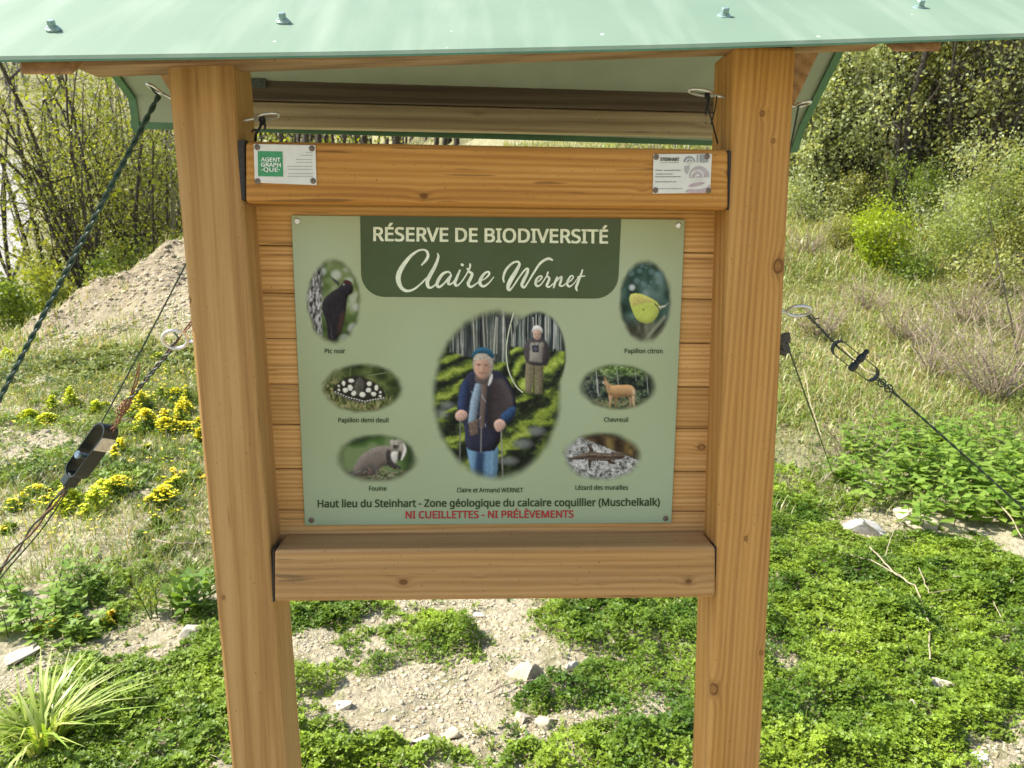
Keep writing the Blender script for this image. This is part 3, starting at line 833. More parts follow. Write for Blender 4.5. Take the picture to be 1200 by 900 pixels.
# roof: two metal sheets over purlins and rafters
SLOPE = math.tan(rad(30))
def eave(px):                                       # front eave, photo pixels
    return np.interp(px, [0, 400, 800, 1200], [67, 61.5, 53, 40]) if 0 <= px <= 1200 else (67 - px * .014 if px < 0 else 40 - (px - 1200) * .032)
EX = np.linspace(-150, 1300, 29)
E0 = [at(px, eave(px), -.10) for px in EX]
R0 = [p + Vector((0, .27, .27 * SLOPE)) for p in E0]
BX = np.linspace(0, 1, 29)
B0 = [at(150 + 795 * t, 111 + 33 * t, .415) for t in BX]
B1 = [at(155 + 780 * t, 150 + 23 * t, .445) for t in BX]
def roofmat():
    m, nt, out = newmat('green_painted_sheet')
    tc = nd(nt, 'ShaderNodeTexCoord'); v = tc.outputs['Object']
    n = nd(nt, 'ShaderNodeTexNoise', in_Scale=5, in_Detail=6, in_Roughness=.6); nt.links.new(v, n.inputs['Vector'])
    r = ramp(nt, [(.3, (.155, .228, .160)), (.7, (.178, .252, .180))]); nt.links.new(n.outputs[0], r.inputs[0])
    sp = nd(nt, 'ShaderNodeTexVoronoi', in_Scale=26); nt.links.new(v, sp.inputs['Vector'])
    sr = ramp(nt, [(.055, .75), (.085, 0.0)]); nt.links.new(sp.outputs['Distance'], sr.inputs[0])
    keep = nd(nt, 'ShaderNodeTexNoise', in_Scale=23, in_Detail=0); nt.links.new(v, keep.inputs['Vector'])
    kr = ramp(nt, [(.60, 0.0), (.66, 1.0)]); nt.links.new(keep.outputs[0], kr.inputs[0])
    c = mixc(nt, r.outputs[0], (.75, .78, .74), math_(nt, 'MULTIPLY', sr.outputs[0], kr.outputs[0]))
    mp = nd(nt, 'ShaderNodeMapping'); mp.inputs['Scale'].default_value = (22, 2.5, 2.5); nt.links.new(v, mp.inputs['Vector'])
    st = nd(nt, 'ShaderNodeTexNoise', in_Scale=1, in_Detail=4); nt.links.new(mp.outputs[0], st.inputs['Vector'])
    sr2 = ramp(nt, [(.45, 0.0), (.75, .5)]); nt.links.new(st.outputs[0], sr2.inputs[0])
    c = mixc(nt, c, (.30, .36, .28), sr2.outputs[0])
    rr = ramp(nt, [(.3, .62), (.7, .8)]); nt.links.new(n.outputs[0], rr.inputs[0])
    principled(nt, out, c, rr.outputs[0], 0, .18, n.outputs[0], .15, .002)
    return m
RTOP = roofmat()
RUND = simple('grey_green_underside', (.27, .34, .255), .45, noise=.08, scale=12)
REDGE = simple('dark_green_edge', (.06, .17, .085), .45, noise=.15, scale=40)

def sheet(rows, name, flange_rows=()):
    """rows: list of point rows; top skin, underside and folded edges."""
    n = len(rows[0]); k = len(rows)
    Vv, Ff, Mi = [], [], []
    for lay, dz in ((0, .0012), (1, -.0012)):
        for r in rows: Vv += [p + Vector((0, 0, dz)) for p in r]
    def ix(l, i, j): return l * n * k + i * n + j
    for i in range(k - 1):
        lip = i in flange_rows
        for j in range(n - 1):
            Ff.append((ix(0, i, j), ix(0, i, j + 1), ix(0, i + 1, j + 1), ix(0, i + 1, j))); Mi.append(0)
            Ff.append((ix(1, i, j), ix(1, i + 1, j), ix(1, i + 1, j + 1), ix(1, i, j + 1))); Mi.append(2 if lip else 1)
    for j in range(n - 1):
        for i in (0, k - 1):
            Ff.append((ix(0, i, j), ix(1, i, j), ix(1, i, j + 1), ix(0, i, j + 1))); Mi.append(2)
    for i in range(k - 1):
        for j in (0, n - 1):
            Ff.append((ix(0, i, j), ix(0, i + 1, j), ix(1, i + 1, j), ix(1, i, j))); Mi.append(2)
    return mk(name, [tuple(p) for p in Vv], Ff, [RTOP, RUND, REDGE], board, midx=Mi, smooth=False)

dip = lambda p, d: p - Vector((0, 0, d))
front = sheet([[p + Vector((0, -.001, -.0045)) for p in E0], E0,
               [a.lerp(b, .33) for a, b in zip(E0, R0)], [a.lerp(b, .66) for a, b in zip(E0, R0)], R0], 'roof_sheet', (0,))
R0b = []
for t in BX:                                        # the rear sheet is the narrower one
    x = -.625 + 1.235 * t
    R0b.append(Vector((x, R0[0].y + .0035, float(np.interp(x, [p.x for p in R0], [p.z for p in R0])) + .001)))
backrows = [R0b, [a.lerp(b, .5) for a, b in zip(R0b, B0)], B0, [a.lerp(b, .55) for a, b in zip(B0, B1)], B1]
back = sheet(backrows, 'roof_sheet')
# rolled edge strip along the sides and the rear lip, under the sheet
mb = MB()
for col, s in ((0, 1), (-1, -1)):
    line = [backrows[0][col].lerp(backrows[2][col], t) for t in (0, .25, .5, .75, 1)] + [backrows[3][col], backrows[4][col]]
    for a, b in zip(line[:-1], line[1:]):
        o = Vector((s * .0005, 0, -.003)); w = Vector((s * .013, 0, 0)); d = Vector((0, 0, -.006))
        hexa(mb, [a + o, a + o + w, a + o + w + d, a + o + d], [b + o, b + o + w, b + o + w + d, b + o + d], 0)
for j in range(len(B1) - 1):
    a, b = B1[j], B1[j + 1]
    o = Vector((0, -.003, -.0015)); u = Vector((0, -.002, .014)); d = Vector((0, -.002, 0))
    hexa(mb, [a + o, b + o, b + o + u, a + o + u], [a + o + d, b + o + d, b + o + u + d, a + o + u + d], 0)
mb.build('edge_trim', REDGE, back)

STEEL = simple('zinc_plated_steel', (.62, .65, .66), .33, .8, noise=.15, scale=400)
PAINTSCREW = simple('grey_green_screw_paint', (.22, .32, .29), .4, .2, noise=.2, scale=300)
nrm = Vector((0, -math.sin(rad(30)), math.cos(rad(30))))
for (px, py) in ((63, 36), (332, 27), (848, 21), (1076, 12)):
    # where the pixel's ray meets the front slope
    e = at(px, eave(px), -.10)
    d = ray(px, py); t = (e - CAM).dot(nrm) / d.dot(nrm)
    c = CAM + d * t
    mb = MB()
    lathe(mb, c, nrm, [(0, .0088), (.0016, .0092), (.003, .0088), (.0042, .0068), (.0056, .0066), (.0058, .005)], 18, m=0)
    lathe(mb, c + nrm * .0058, nrm, [(0, .0052), (.0052, .0052), (.0066, .0044)], 6, m=0)
    mb.build('roof_screw', PAINTSCREW, front)

def under(x, y, gap=.0035):
    ez = np.interp(x, [p.x for p in E0], [p.z for p in E0])
    return float(ez + (y + .10) * SLOPE - gap)
PURL = wood('weathered_larch_edge', 0, (.16, .09, .04), (.28, .175, .085), (.38, .26, .145), ring=30, weather=.5)
f = [at(88, 80, -.012), at(1040, 48, -.012)]
mb = MB()
tp = [Vector((p.x, p.y, under(p.x, p.y))) for p in f]
hexa(mb, [f[0], f[1], tp[1], tp[0]], [p + Vector((0, .055, 0)) for p in (f[0], f[1], tp[1], tp[0])], .002, 1)
mb.build('front_purlin', PURL, board)
RAFT = wood('larch_rafter', 1, (.18, .095, .04), (.29, .165, .07), (.37, .22, .105), ring=22, weather=.3)
for (xa, xb, ya, yb) in ((22, 86, 88, 80), (1046, 1104, 61, 60)):
    a, b = at(xa, ya, -.092), at(xb, ya, -.092)
    th = .042
    fr = [a, b, Vector((b.x, -.088, under(b.x, -.088))), Vector((a.x, -.088, under(a.x, -.088)))]
    md = [Vector((p.x, .1695, p.z + (.1695 - p.y) * SLOPE - (0 if i > 1 else .0))) for i, p in enumerate(fr)]
    jb = 0 if xa < 100 else -1
    zend = backrows[2][jb].z - .008
    hh = md[3].z - md[0].z
    bk = [Vector((p.x, .395, zend + (.395 - .415) * -SLOPE * .5 - (0 if i > 1 else hh))) for i, p in enumerate(md)]
    mb = MB()
    hexa(mb, fr, md, .003, 1)
    md2 = [p + Vector((0, .0015, 0)) for p in md]
    hexa(mb, md2, bk, .003, 1)
    mb.build('rafter', RAFT, board)
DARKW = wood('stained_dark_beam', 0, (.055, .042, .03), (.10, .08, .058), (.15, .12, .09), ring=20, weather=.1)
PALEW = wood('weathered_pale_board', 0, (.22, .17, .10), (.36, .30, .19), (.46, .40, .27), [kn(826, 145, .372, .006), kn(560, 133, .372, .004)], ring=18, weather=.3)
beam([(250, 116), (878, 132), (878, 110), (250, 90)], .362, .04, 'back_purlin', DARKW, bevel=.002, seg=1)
beam([(250, 147), (878, 160), (878, 133), (250, 117.5)], .366, .03, 'eave_board', PALEW, bevel=.002, seg=1)
mb = MB()
p = at(288, 97, .356); box(mb, (p.x, .3555, p.z - .007), (p.x + .034, .3585, p.z + .007), .0005)
for dx in (.012, .026): lathe(mb, (p.x + dx, .3555, p.z), (0, -1, 0), [(0, .003), (.001, .002)], 8)
mb.build('angle_bracket', simple('dull_bracket', (.10, .12, .12), .5, .6), board)

# eye bolts screwed into the posts
def eye(shank, ring_c, half, width, tilt, r, name='eye_bolt', axis_dir=None):
    mb = MB()
    A = Vector(ring_c)
    dr = (A - Vector(shank)).normalized()
    s = dr.cross(Vector((tilt[0], tilt[1], tilt[2]))).normalized()
    pts = []
    for k in range(20):
        t = 2 * math.pi * k / 20
        pts.append(A + dr * (half * math.cos(t)) + s * (width * math.sin(t)))
    tube(mb, pts, r, 8, closed=True)
    tube(mb, [Vector(shank), Vector(shank).lerp(A - dr * half, .5), A - dr * half], r * .95, 8)
    return mb.build(name, STEEL, board, smooth=True)
eye(at(272, 144, .035), at(313, 136.5, .03), .0155, .0075, (0, .25, 1), .0022)
eye(at(858, 116, .035), at(822, 108.5, .03), .0175, .008, (0, .2, 1), .0022)
eye(at(207, 119, .050), at(181, 104, .045), .010, .010, (.3, .2, .9), .0019)
eye(at(922, 126, .050), at(941, 122, .045), .010, .009, (-.3, .2, .9), .0019)
eye(at(238, 402, .05), at(205, 398, .04), .0165, .0145, (.35, 1, .25), .0026)
eye(at(908, 366, .05), at(936, 364.5, .04), .0165, .011, (.0, 1, .9), .0022)

# ------------------------------------------------------------------ the printed panel
PY = .057
P4 = [(341, 252), (803, 257), (787, 613), (357, 616)]
def glossy_print(name, rough=.22, noise=.1):
    m, nt, out = newmat(name)
    a = nd(nt, 'ShaderNodeAttribute', attribute_name='Col')
    tc = nd(nt, 'ShaderNodeTexCoord')
    nz = nd(nt, 'ShaderNodeTexNoise', in_Scale=330, in_Detail=4); nt.links.new(tc.outputs['Object'], nz.inputs['Vector'])
    r = ramp(nt, [(.25, (1 - noise * 3,) * 3), (.75, (1 + noise * 3,) * 3)]); nt.links.new(nz.outputs[0], r.inputs[0])
    c = mixc(nt, a.outputs['Color'], r.outputs[0], 1.0, 'MULTIPLY')
    nz2 = nd(nt, 'ShaderNodeTexNoise', in_Scale=95, in_Detail=3); nt.links.new(tc.outputs['Object'], nz2.inputs['Vector'])
    r2 = ramp(nt, [(.3, (1 - noise * 5,) * 3), (.7, (1 + noise * 6,) * 3)]); nt.links.new(nz2.outputs[0], r2.inputs[0])
    c = mixc(nt, c, r2.outputs[0], 1.0, 'MULTIPLY')
    principled(nt, out, c, rough, 0, .28)
    return m
PRINT = glossy_print('printed_ink', .20, .02)
PRINTN = glossy_print('printed_photo', .20, .07)

def panelmat():
    m, nt, out = newmat('panel_green_print')
    tc = nd(nt, 'ShaderNodeTexCoord'); v = tc.outputs['Object']
    n = nd(nt, 'ShaderNodeTexNoise', in_Scale=3.4, in_Detail=2, in_Roughness=.4); nt.links.new(v, n.inputs['Vector'])
    r = ramp(nt, [(.30, (.285, .315, .165)), (.5, (.32, .375, .22)), (.68, (.345, .42, .285))]); nt.links.new(n.outputs[0], r.inputs[0])
    sx3 = nd(nt, 'ShaderNodeSeparateXYZ'); nt.links.new(v, sx3.inputs[0])
    zr = nd(nt, 'ShaderNodeMapRange'); zr.inputs['From Min'].default_value = .36; zr.inputs['From Max'].default_value = .0
    nt.links.new(sx3.outputs['Z'], zr.inputs['Value'])
    r2 = mixc(nt, r.outputs[0], (.285, .40, .27), math_(nt, 'MULTIPLY', zr.outputs[0], .55))
    principled(nt, out, r2, .16, 0, .32)
    return m
f = [at(px, py, PY) for px, py in (P4[3], P4[2], P4[1], P4[0])]
panel = empty('information_panel', f[0].lerp(f[1], .5), 'green printed nature reserve panel with animal photos, screwed on the planks', 'panel')
mb = MB(); hexa(mb, f, [p + Vector((0, .0035, 0)) for p in f], .0008, 1)
mb.build('panel_sheet', panelmat(), panel)

from mathutils.geometry import tessellate_polygon
LAY = .00025
def flat(name, polys, Y, mat, parent):
    """Flat print: polys = list of (pixel points, colour, layer)."""
    mb = MB()
    for pts, c, lay in polys:
        n = len(pts)
        tris = tessellate_polygon([[Vector((px, py, 0)) for px, py in pts]])
        mb.add([at(px, py, Y - LAY * lay) for px, py in pts], [tuple(t) for t in tris], c)
    return mb.build(name, mat, parent)

def ell(cx, cy, rx, ry, n=28, rot=0.0):
    ca, sa = math.cos(rot), math.sin(rot)
    o = []
    for k in range(n):
        t = 2 * math.pi * k / n
        x, y = rx * math.cos(t), ry * math.sin(t)
        o.append((cx + x * ca - y * sa, cy + x * sa + y * ca))
    return o

def smoothpoly(pts, it=2):
    for _ in range(it):
        o = []
        for i in range(len(pts)):
            a, b = pts[i], pts[(i + 1) % len(pts)]
            o += [(a[0] * .75 + b[0] * .25, a[1] * .75 + b[1] * .25), (a[0] * .25 + b[0] * .75, a[1] * .25 + b[1] * .75)]
        pts = o
    return pts

def tf(ox, oy, s):
    return lambda pts: [(ox + x * s, oy + y * s) for x, y in pts]

def ribbon(strokes, T, Y, mat, name, parent, color, lay=3, cone=True):
    """Brush strokes: each a list of (x, y, width), Catmull-Rom smoothed."""
    mb = MB()
    for q, st in enumerate(strokes):
        A = np.array(st, dtype=float)
        if len(A) == 1:
            A = np.array([A[0], A[0] + np.array([A[0][2] * .5, -A[0][2] * .2, 0])])
        Pp = np.vstack([2 * A[0] - A[1], A, 2 * A[-1] - A[-2]])
        out = []
        for i in range(1, len(Pp) - 2):
            p0, p1, p2, p3 = Pp[i - 1], Pp[i], Pp[i + 1], Pp[i + 2]
            for t in np.linspace(0, 1, 8, endpoint=False):
                out.append(.5 * ((2 * p1) + (-p0 + p2) * t + (2 * p0 - 5 * p1 + 4 * p2 - p3) * t ** 2 + (-p0 + 3 * p1 - 3 * p2 + p3) * t ** 3))
        out.append(Pp[-2])
        out = np.array(out)
        tn = np.gradient(out[:, :2], axis=0); tn /= np.linalg.norm(tn, axis=1)[:, None] + 1e-9
        nn = np.stack([-tn[:, 1], tn[:, 0]], 1)
        hw = np.clip(out[:, 2], 4, 99)[:, None] * .5
        l, r = out[:, :2] + nn * hw, out[:, :2] - nn * hw
        n = len(out)
        YY_ = Y - LAY * lay - .00004 * q
        vs = [at(*T([tuple(p)])[0], YY_) for p in np.vstack([l, r])]
        fs = [(i, i + 1, n + i + 1, n + i) for i in range(n - 1)]
        mb.add(vs, fs, color)
        for e in (0, n - 1):                      # round ends
            c = out[e, :2]; rr = hw[e, 0]
            ring = T(ell(c[0], c[1], rr, rr, 12))
            mb.add([at(px, py, YY_ - .00003 * (1 + (e > 0))) for px, py in ring], [tuple(range(12))], color)
    return mb.build(name, mat, parent)

FONT = None                                        # Blender's own interface typeface, if this build ships it
try:
    import os
    FONT = bpy.data.fonts.load(os.path.join(bpy.utils.system_resource('DATAFILES'), 'fonts', 'NotoSansHebrew-Regular.woff2'))
except Exception:
    FONT = None
def lettering(name, body, x0, y0, x1, y1, cap, Y, color, parent, bold=0.0, mat=None, lay=3):
    """Text whose ink runs from pixel (x0, y0) to (x1, y1) on its baseline, capitals `cap` pixels high."""
    cu = bpy.data.curves.new('lettering_tmp', 'FONT'); cu.body = body; cu.size = 1; cu.resolution_u = 3
    if FONT: cu.font = FONT
    o = bpy.data.objects.new('lettering_tmp', cu); COL.objects.link(o)
    ref = bpy.data.curves.new('lettering_ref', 'FONT'); ref.body = 'H'; ref.size = 1
    if FONT: ref.font = FONT
    r = bpy.data.objects.new('lettering_ref', ref); COL.objects.link(r)
    dg = bpy.context.evaluated_depsgraph_get()
    me = bpy.data.meshes.new_from_object(o.evaluated_get(dg)); mr = bpy.data.meshes.new_from_object(r.evaluated_get(dg))
    ch = max(v.co.y for v in mr.vertices)
    xs = [v.co.x for v in me.vertices]; lo, hi = min(xs), max(xs)
    vs, fs = [], []
    sh = [(0, 0)] if not bold else [(bold * .5 * dx, bold * .5 * dy) for dx, dy in ((-1, -1), (1, -1), (1, 1), (-1, 1), (0, 0), (-1.3, 0), (1.3, 0))]
    for q, (dx, dy) in enumerate(sh):
        b = len(vs)
        for v in me.vertices:
            t = (v.co.x - lo) / (hi - lo)
            vs.append(at(x0 + (x1 - x0) * t + dx * cap, y0 + (y1 - y0) * t - v.co.y / ch * cap + dy * cap, Y - LAY * lay - .00003 * q))
        fs += [tuple(i + b for i in p.vertices) for p in me.polygons]
    bpy.data.objects.remove(o); bpy.data.objects.remove(r); bpy.data.curves.remove(cu); bpy.data.curves.remove(ref)
    bpy.data.meshes.remove(me); bpy.data.meshes.remove(mr)
    return mk(name, [tuple(p) for p in vs], fs, mat or PRINT, parent, col=np.array(color, dtype=np.float32)[None])

INK_D, INK_W, INK_R = (.022, .055, .018), (.66, .72, .55), (.36, .03, .035)
# header
hd = [(422, 252.9)]
hd += [(423, 318)] + [(451 - 28 * math.cos(t), 320 + 28 * math.sin(t)) for t in np.linspace(.1, math.pi / 2, 9)]
hd += [(697 + 28 * math.sin(t), 322 + 28 * math.cos(t)) for t in np.linspace(0, math.pi / 2 - .05, 9)] + [(728, 256.1)]
def headmat():
    m, nt, out = newmat('header_dark_green')
    tc = nd(nt, 'ShaderNodeTexCoord')
    n = nd(nt, 'ShaderNodeTexNoise', in_Scale=14, in_Detail=3); nt.links.new(tc.outputs['Object'], n.inputs['Vector'])
    r = ramp(nt, [(.3, (.030, .060, .014)), (.7, (.040, .075, .030))]); nt.links.new(n.outputs[0], r.inputs[0])
    principled(nt, out, r.outputs[0], .13, 0, .4)
    return m
header = flat('header_band', [(hd, (1, 1, 1), 1)], PY, headmat(), panel)
lettering('title_lettering', 'RÉSERVE DE BIODIVERSITÉ', 438, 282, 712, 285, 15.6, PY, INK_W, header, .065)
C1, C2 = tf(450, 280, 140 / 1200), tf(580, 280, 140 / 1200)
claire = [
    [(378, 262, 14), (420, 215, 28), (442, 170, 28), (430, 125, 24), (390, 108, 18), (330, 125, 22), (260, 180, 32), (190, 270, 44), (150, 350, 50), (145, 420, 48), (175, 490, 36), (230, 522, 28), (300, 505, 20), (370, 450, 18), (425, 395, 16)],
    [(538, 145, 12), (545, 185, 24), (510, 280, 34), (460, 370, 40), (435, 430, 38), (445, 480, 30), (475, 488, 20), (520, 455, 15), (570, 395, 14)],
    [(668, 345, 18), (640, 330, 20), (590, 352, 28), (548, 410, 34), (532, 460, 32), (555, 482, 26), (600, 450, 18), (655, 385, 20)],
    [(672, 365, 24), (645, 430, 30), (655, 455, 24), (690, 440, 16), (745, 370, 14)],
    [(762, 315, 18), (735, 380, 28), (712, 440, 30), (730, 470, 22), (770, 440, 14), (820, 370, 14), (862, 290, 18), (865, 255, 20)],
    [(782, 258, 26), (790, 262, 26)],
    [(838, 298, 18), (858, 330, 24), (885, 352, 28), (868, 400, 32), (845, 450, 32), (872, 482, 24), (920, 455, 15), (965, 420, 13)],
    [(950, 428, 12), (1010, 402, 14), (1055, 358, 20), (1050, 330, 18), (1012, 345, 24), (972, 400, 32), (965, 450, 32), (1000, 476, 24), (1050, 445, 16), (1102, 383, 10)]]
wernet = [
    [(90, 432, 14), (84, 385, 22), (110, 312, 26), (170, 247, 22), (225, 228, 20), (246, 255, 26), (215, 320, 38), (160, 410, 44), (132, 480, 38), (145, 514, 24), (180, 480, 16), (240, 390, 16), (300, 312, 18), (330, 300, 22), (325, 340, 28), (286, 420, 34), (270, 465, 30), (295, 486, 22), (330, 440, 16), (390, 340, 20), (450, 250, 24), (510, 206, 26), (548, 199, 26), (576, 212, 18)],
    [(400, 442, 12), (445, 420, 14), (472, 385, 16), (455, 372, 16), (420, 402, 24), (408, 447, 26), (428, 475, 20), (468, 450, 13), (525, 365, 12)],
    [(532, 335, 18), (524, 372, 16), (547, 395, 22), (532, 440, 26), (520, 470, 22), (545, 482, 16), (590, 445, 11)],
    [(625, 385, 18), (606, 430, 24), (590, 487, 18)],
    [(606, 440, 11), (648, 392, 16), (670, 382, 20), (660, 430, 24), (650, 465, 20), (680, 472, 14), (722, 440, 11)],
    [(722, 442, 11), (765, 416, 14), (787, 382, 14), (767, 370, 16), (737, 410, 22), (726, 450, 24), (746, 478, 18), (790, 450, 11), (842, 378, 10)],
    [(880, 310, 14), (860, 370, 22), (828, 450, 26), (815, 490, 24), (825, 520, 12)],
    [(832, 379, 10), (870, 376, 14), (904, 371, 9)]]
ribbon(claire, C1, PY, PRINT, 'name_lettering', header, INK_W, 3)
ribbon(wernet, C2, PY, PRINT, 'name_lettering', header, INK_W, 3)

for body, x0, y0, x1, y1, cap in (
        ('Pic noir', 380.5, 414, 404.5, 414, 5.2), ('Papillon demi deuil', 396.5, 495, 455, 495, 5.2), ('Fouine', 432.5, 575, 453, 575, 5.0),
        ('Claire et Armand WERNET', 535.5, 577, 613, 577, 5.2), ('Papillon citron', 732, 413.8, 776.5, 414, 5.2),
        ('Chevreuil', 708, 494.5, 736, 494.5, 5.2), ('Lézard des murailles', 674.5, 574, 736, 574, 5.2)):
    lettering('caption', body, x0, y0, x1, y1, cap, PY, INK_D, panel, .045)
lettering('site_lettering', 'Haut lieu du Steinhart - Zone géologique du calcaire coquillier (Muschelkalk)', 372.5, 594.5, 773, 592.5, 8.4, PY, INK_D, panel, .065)
lettering('rule_lettering', 'NI CUEILLETTES - NI PRÉLÈVEMENTS', 475.5, 607.5, 672, 606.5, 8.2, PY, INK_R, panel, .07)

# ---- the panel's printed photographs: each is a fine flat mesh whose vertex colours are the print
def printmat():
    m, nt, out = newmat('printed_photograph')
    a = nd(nt, 'ShaderNodeAttribute', attribute_name='Col')
    p = principled(nt, out, a.outputs['Color'], .20, 0, .12)
    nt.links.new(a.outputs['Alpha'], p.inputs['Alpha'])
    return m
PHOTO = printmat()

def gblur(A, s):
    if s <= 0: return A
    k = int(max(1, math.ceil(s * 2.5))); w = np.exp(-.5 * (np.arange(-k, k + 1) / s) ** 2); w /= w.sum()
    for ax_ in (0, 1):
        pad = [(0, 0)] * A.ndim; pad[ax_] = (k, k)
        B = np.pad(A, pad, mode='edge'); n_ = A.shape[ax_]; o_ = 0
        for i_, wi in enumerate(w): o_ = o_ + wi * np.take(B, np.arange(i_, i_ + n_), axis=ax_)
        A = o_
    return A

class Picture:
    def __init__(s, cx, cy, rx, ry, res=1.7):
        s.cx, s.cy, s.rx, s.ry, s.res = cx, cy, rx, ry, res
        s.xs = np.linspace(cx - rx, cx + rx, int(2 * rx * res)); s.ys = np.linspace(cy - ry, cy + ry, int(2 * ry * res))
        s.X, s.Y = np.meshgrid(s.xs, s.ys); s.U, s.V = (s.X - cx) / rx, (s.Y - cy) / ry
        s.C = np.zeros(s.X.shape + (3,)); s.seed = int(cx * 7 + cy)
    def n(s, fx, fy, o=3, k=0): return fbm(s.X * fx, s.Y * fy, 1.0, s.seed + k * 13, o)
    def ramp(s, t, stops):
        return np.stack([np.interp(t, [q[0] for q in stops], [q[1][i] for q in stops]) for i in range(3)], -1)
    def put(s, mask, col): s.C = s.C * (1 - mask[..., None]) + np.asarray(col) * mask[..., None]
    def mask(s, pts, soft=.5):
        P = np.array(pts); ins = np.zeros(s.X.shape, bool)
        for (x0, y0), (x1, y1) in zip(P, np.roll(P, -1, 0)):
            if y0 == y1: continue
            c = ((s.Y >= min(y0, y1)) & (s.Y < max(y0, y1)))
            ins ^= c & (s.X < (x1 - x0) * (s.Y - y0) / (y1 - y0) + x0)
        return gblur(ins.astype(float), soft * s.res)
    def fill(s, pts, col, soft=.5, em=.35, er=2.2, grain=.18, light=(-.5, -.8), k=0, gf=(.9, .9)):
        """A soft-edged shape, rounded by the light of the picture it shows, with grain."""
        m = s.mask(pts, soft)
        b = gblur(m, er * s.res); gy_, gx_ = np.gradient(b)
        sh = 1 - em * 2.4 * er * s.res * (gx_ * light[0] + gy_ * light[1])
        c = np.asarray(col)[None, None] * np.clip(sh, .25, 1.9)[..., None] * (1 + grain * 2 * (s.n(gf[0], gf[1], 3, 5 + k) - .5))[..., None]
        s.put(m, c)
    def line(s, pts, w, col, soft=.35, a=1.0):
        d = np.full(s.X.shape, 1e9)
        for (x0, y0), (x1, y1) in zip(pts[:-1], pts[1:]):
            dx, dy = x1 - x0, y1 - y0; L = dx * dx + dy * dy + 1e-9
            t = np.clip(((s.X - x0) * dx + (s.Y - y0) * dy) / L, 0, 1)
            d = np.minimum(d, np.hypot(s.X - x0 - t * dx, s.Y - y0 - t * dy))
        s.put(np.clip((w * .5 - d) / (soft * 2) + .5, 0, 1) * a, col)
    def dot(s, x, y, rx, ry, col, soft=.4, a=1.0):
        d = np.hypot((s.X - x) / rx, (s.Y - y) / ry)
        s.put(np.clip((1 - d) / (2 * soft / max(min(rx, ry), .3)) + .5, 0, 1) * a, col)
    def build(s, name, feather=.30, wob=.08, lay=1, parent=None, hard=None):
        r = np.hypot(s.U, s.V) + wob * (s.n(.12, .12, 2, 3) - .5)
        al = np.clip((.99 - r) / feather, 0, 1); al = al * al * (3 - 2 * al)
        if hard is not None: al = al * hard
        keep = al > 0.003
        ny_, nx_ = s.X.shape
        idx_ = np.arange(ny_ * nx_).reshape(ny_, nx_)
        q = keep[:-1, :-1] | keep[1:, :-1] | keep[:-1, 1:] | keep[1:, 1:]
        Fc = np.stack([idx_[:-1, :-1][q], idx_[1:, :-1][q], idx_[1:, 1:][q], idx_[:-1, 1:][q]], -1)
        o0, ex_, ey_ = None, None, None
        # pixel -> panel plane, vectorised
        Rr = np.array(FWD)[None, None] + np.array(RGT)[None, None] * ((s.X - CX) / F_PX)[..., None] + np.array(UPV)[None, None] * ((CY - s.Y) / F_PX)[..., None]
        t = (PY - LAY * lay - CAM.y) / Rr[..., 1]
        P = (np.array(CAM)[None, None] + Rr * t[..., None]).reshape(-1, 3)
        used = np.unique(Fc); rem = np.zeros(len(P), int); rem[used] = np.arange(len(used))
        o = mk(name, P[used], rem[Fc], PHOTO, parent or panel)
        a_ = o.data.color_attributes.new('Col', 'FLOAT_COLOR', 'POINT')
        c = np.concatenate([np.clip(s.C, 0.004, .8).reshape(-1, 3), al.reshape(-1, 1)], 1)[used].astype(np.float32)
        a_.data.foreach_set('color', c.ravel())
        return o
prng = np.random.default_rng(5)
A1, A2, A3, A4, A5 = tf(340, 240, 240 / 1080), tf(570, 240, 240 / 1080), tf(500, 355, 170 / 712), tf(370, 420, 130 / 780), tf(660, 415, 130 / 780)
sp_ = smoothpoly

# black woodpecker on a trunk
p = Picture(391, 353, 34, 53)
p.C = p.ramp(p.n(.07, .07, 2, 1), [(.25, (.03, .06, .015)), (.5, (.09, .14, .04)), (.7, (.18, .23, .10)), (.85, (.34, .38, .28))])
for x, y, r in ((394, 322, 5.5), (378, 318, 4), (408, 330, 4.5), (414, 385, 6), (404, 398, 6), (418, 360, 4)): p.dot(x, y, r, r, (.46, .50, .44), 2.2, .75)
tk = np.clip((378 - p.X + 5 * (p.n(.1, .05, 2, 2) - .5)) / 5 + .5, 0, 1)
p.put(tk, p.ramp(p.n(.55, .22, 4, 4), [(.3, (.03, .03, .03)), (.48, (.13, .13, .12)), (.6, (.30, .30, .30)), (.75, (.52, .53, .54))]))
body = [(254, 440), (285, 398), (318, 404), (335, 436), (330, 466), (302, 482), (298, 530), (288, 600), (266, 680), (248, 700), (246, 730), (224, 722), (200, 730), (197, 690), (190, 610), (169, 560), (168, 520), (186, 484), (228, 452)]
p.fill(A1(sp_(body, 1)), (.017, .016, .022), .5, .8, 3, .5, gf=(.5, .25))
p.fill(A1(sp_([(268, 560), (292, 560), (280, 640), (258, 690), (246, 680)])), (.05, .026, .022), 1.2, .2, 2, .5)
p.fill(A1([(204, 368), (222, 384), (262, 410), (258, 430), (238, 412), (216, 386)]), (.05, .05, .055), .35, .3, 1)
p.fill(A1(sp_([(272, 400), (300, 392), (330, 412), (322, 422), (290, 410)])), (.06, .014, .014), .6, .1, 1)
p.dot(*A1([(283, 420)])[0], 1.1, 1.1, (.42, .42, .36), .3); p.dot(*A1([(284, 420)])[0], .5, .5, (.01, .01, .01), .25)
p.line(A1([(214, 640), (224, 722)]), 1.0, (.06, .055, .06), .5, .8)
p.build('woodpecker_photo', .22)

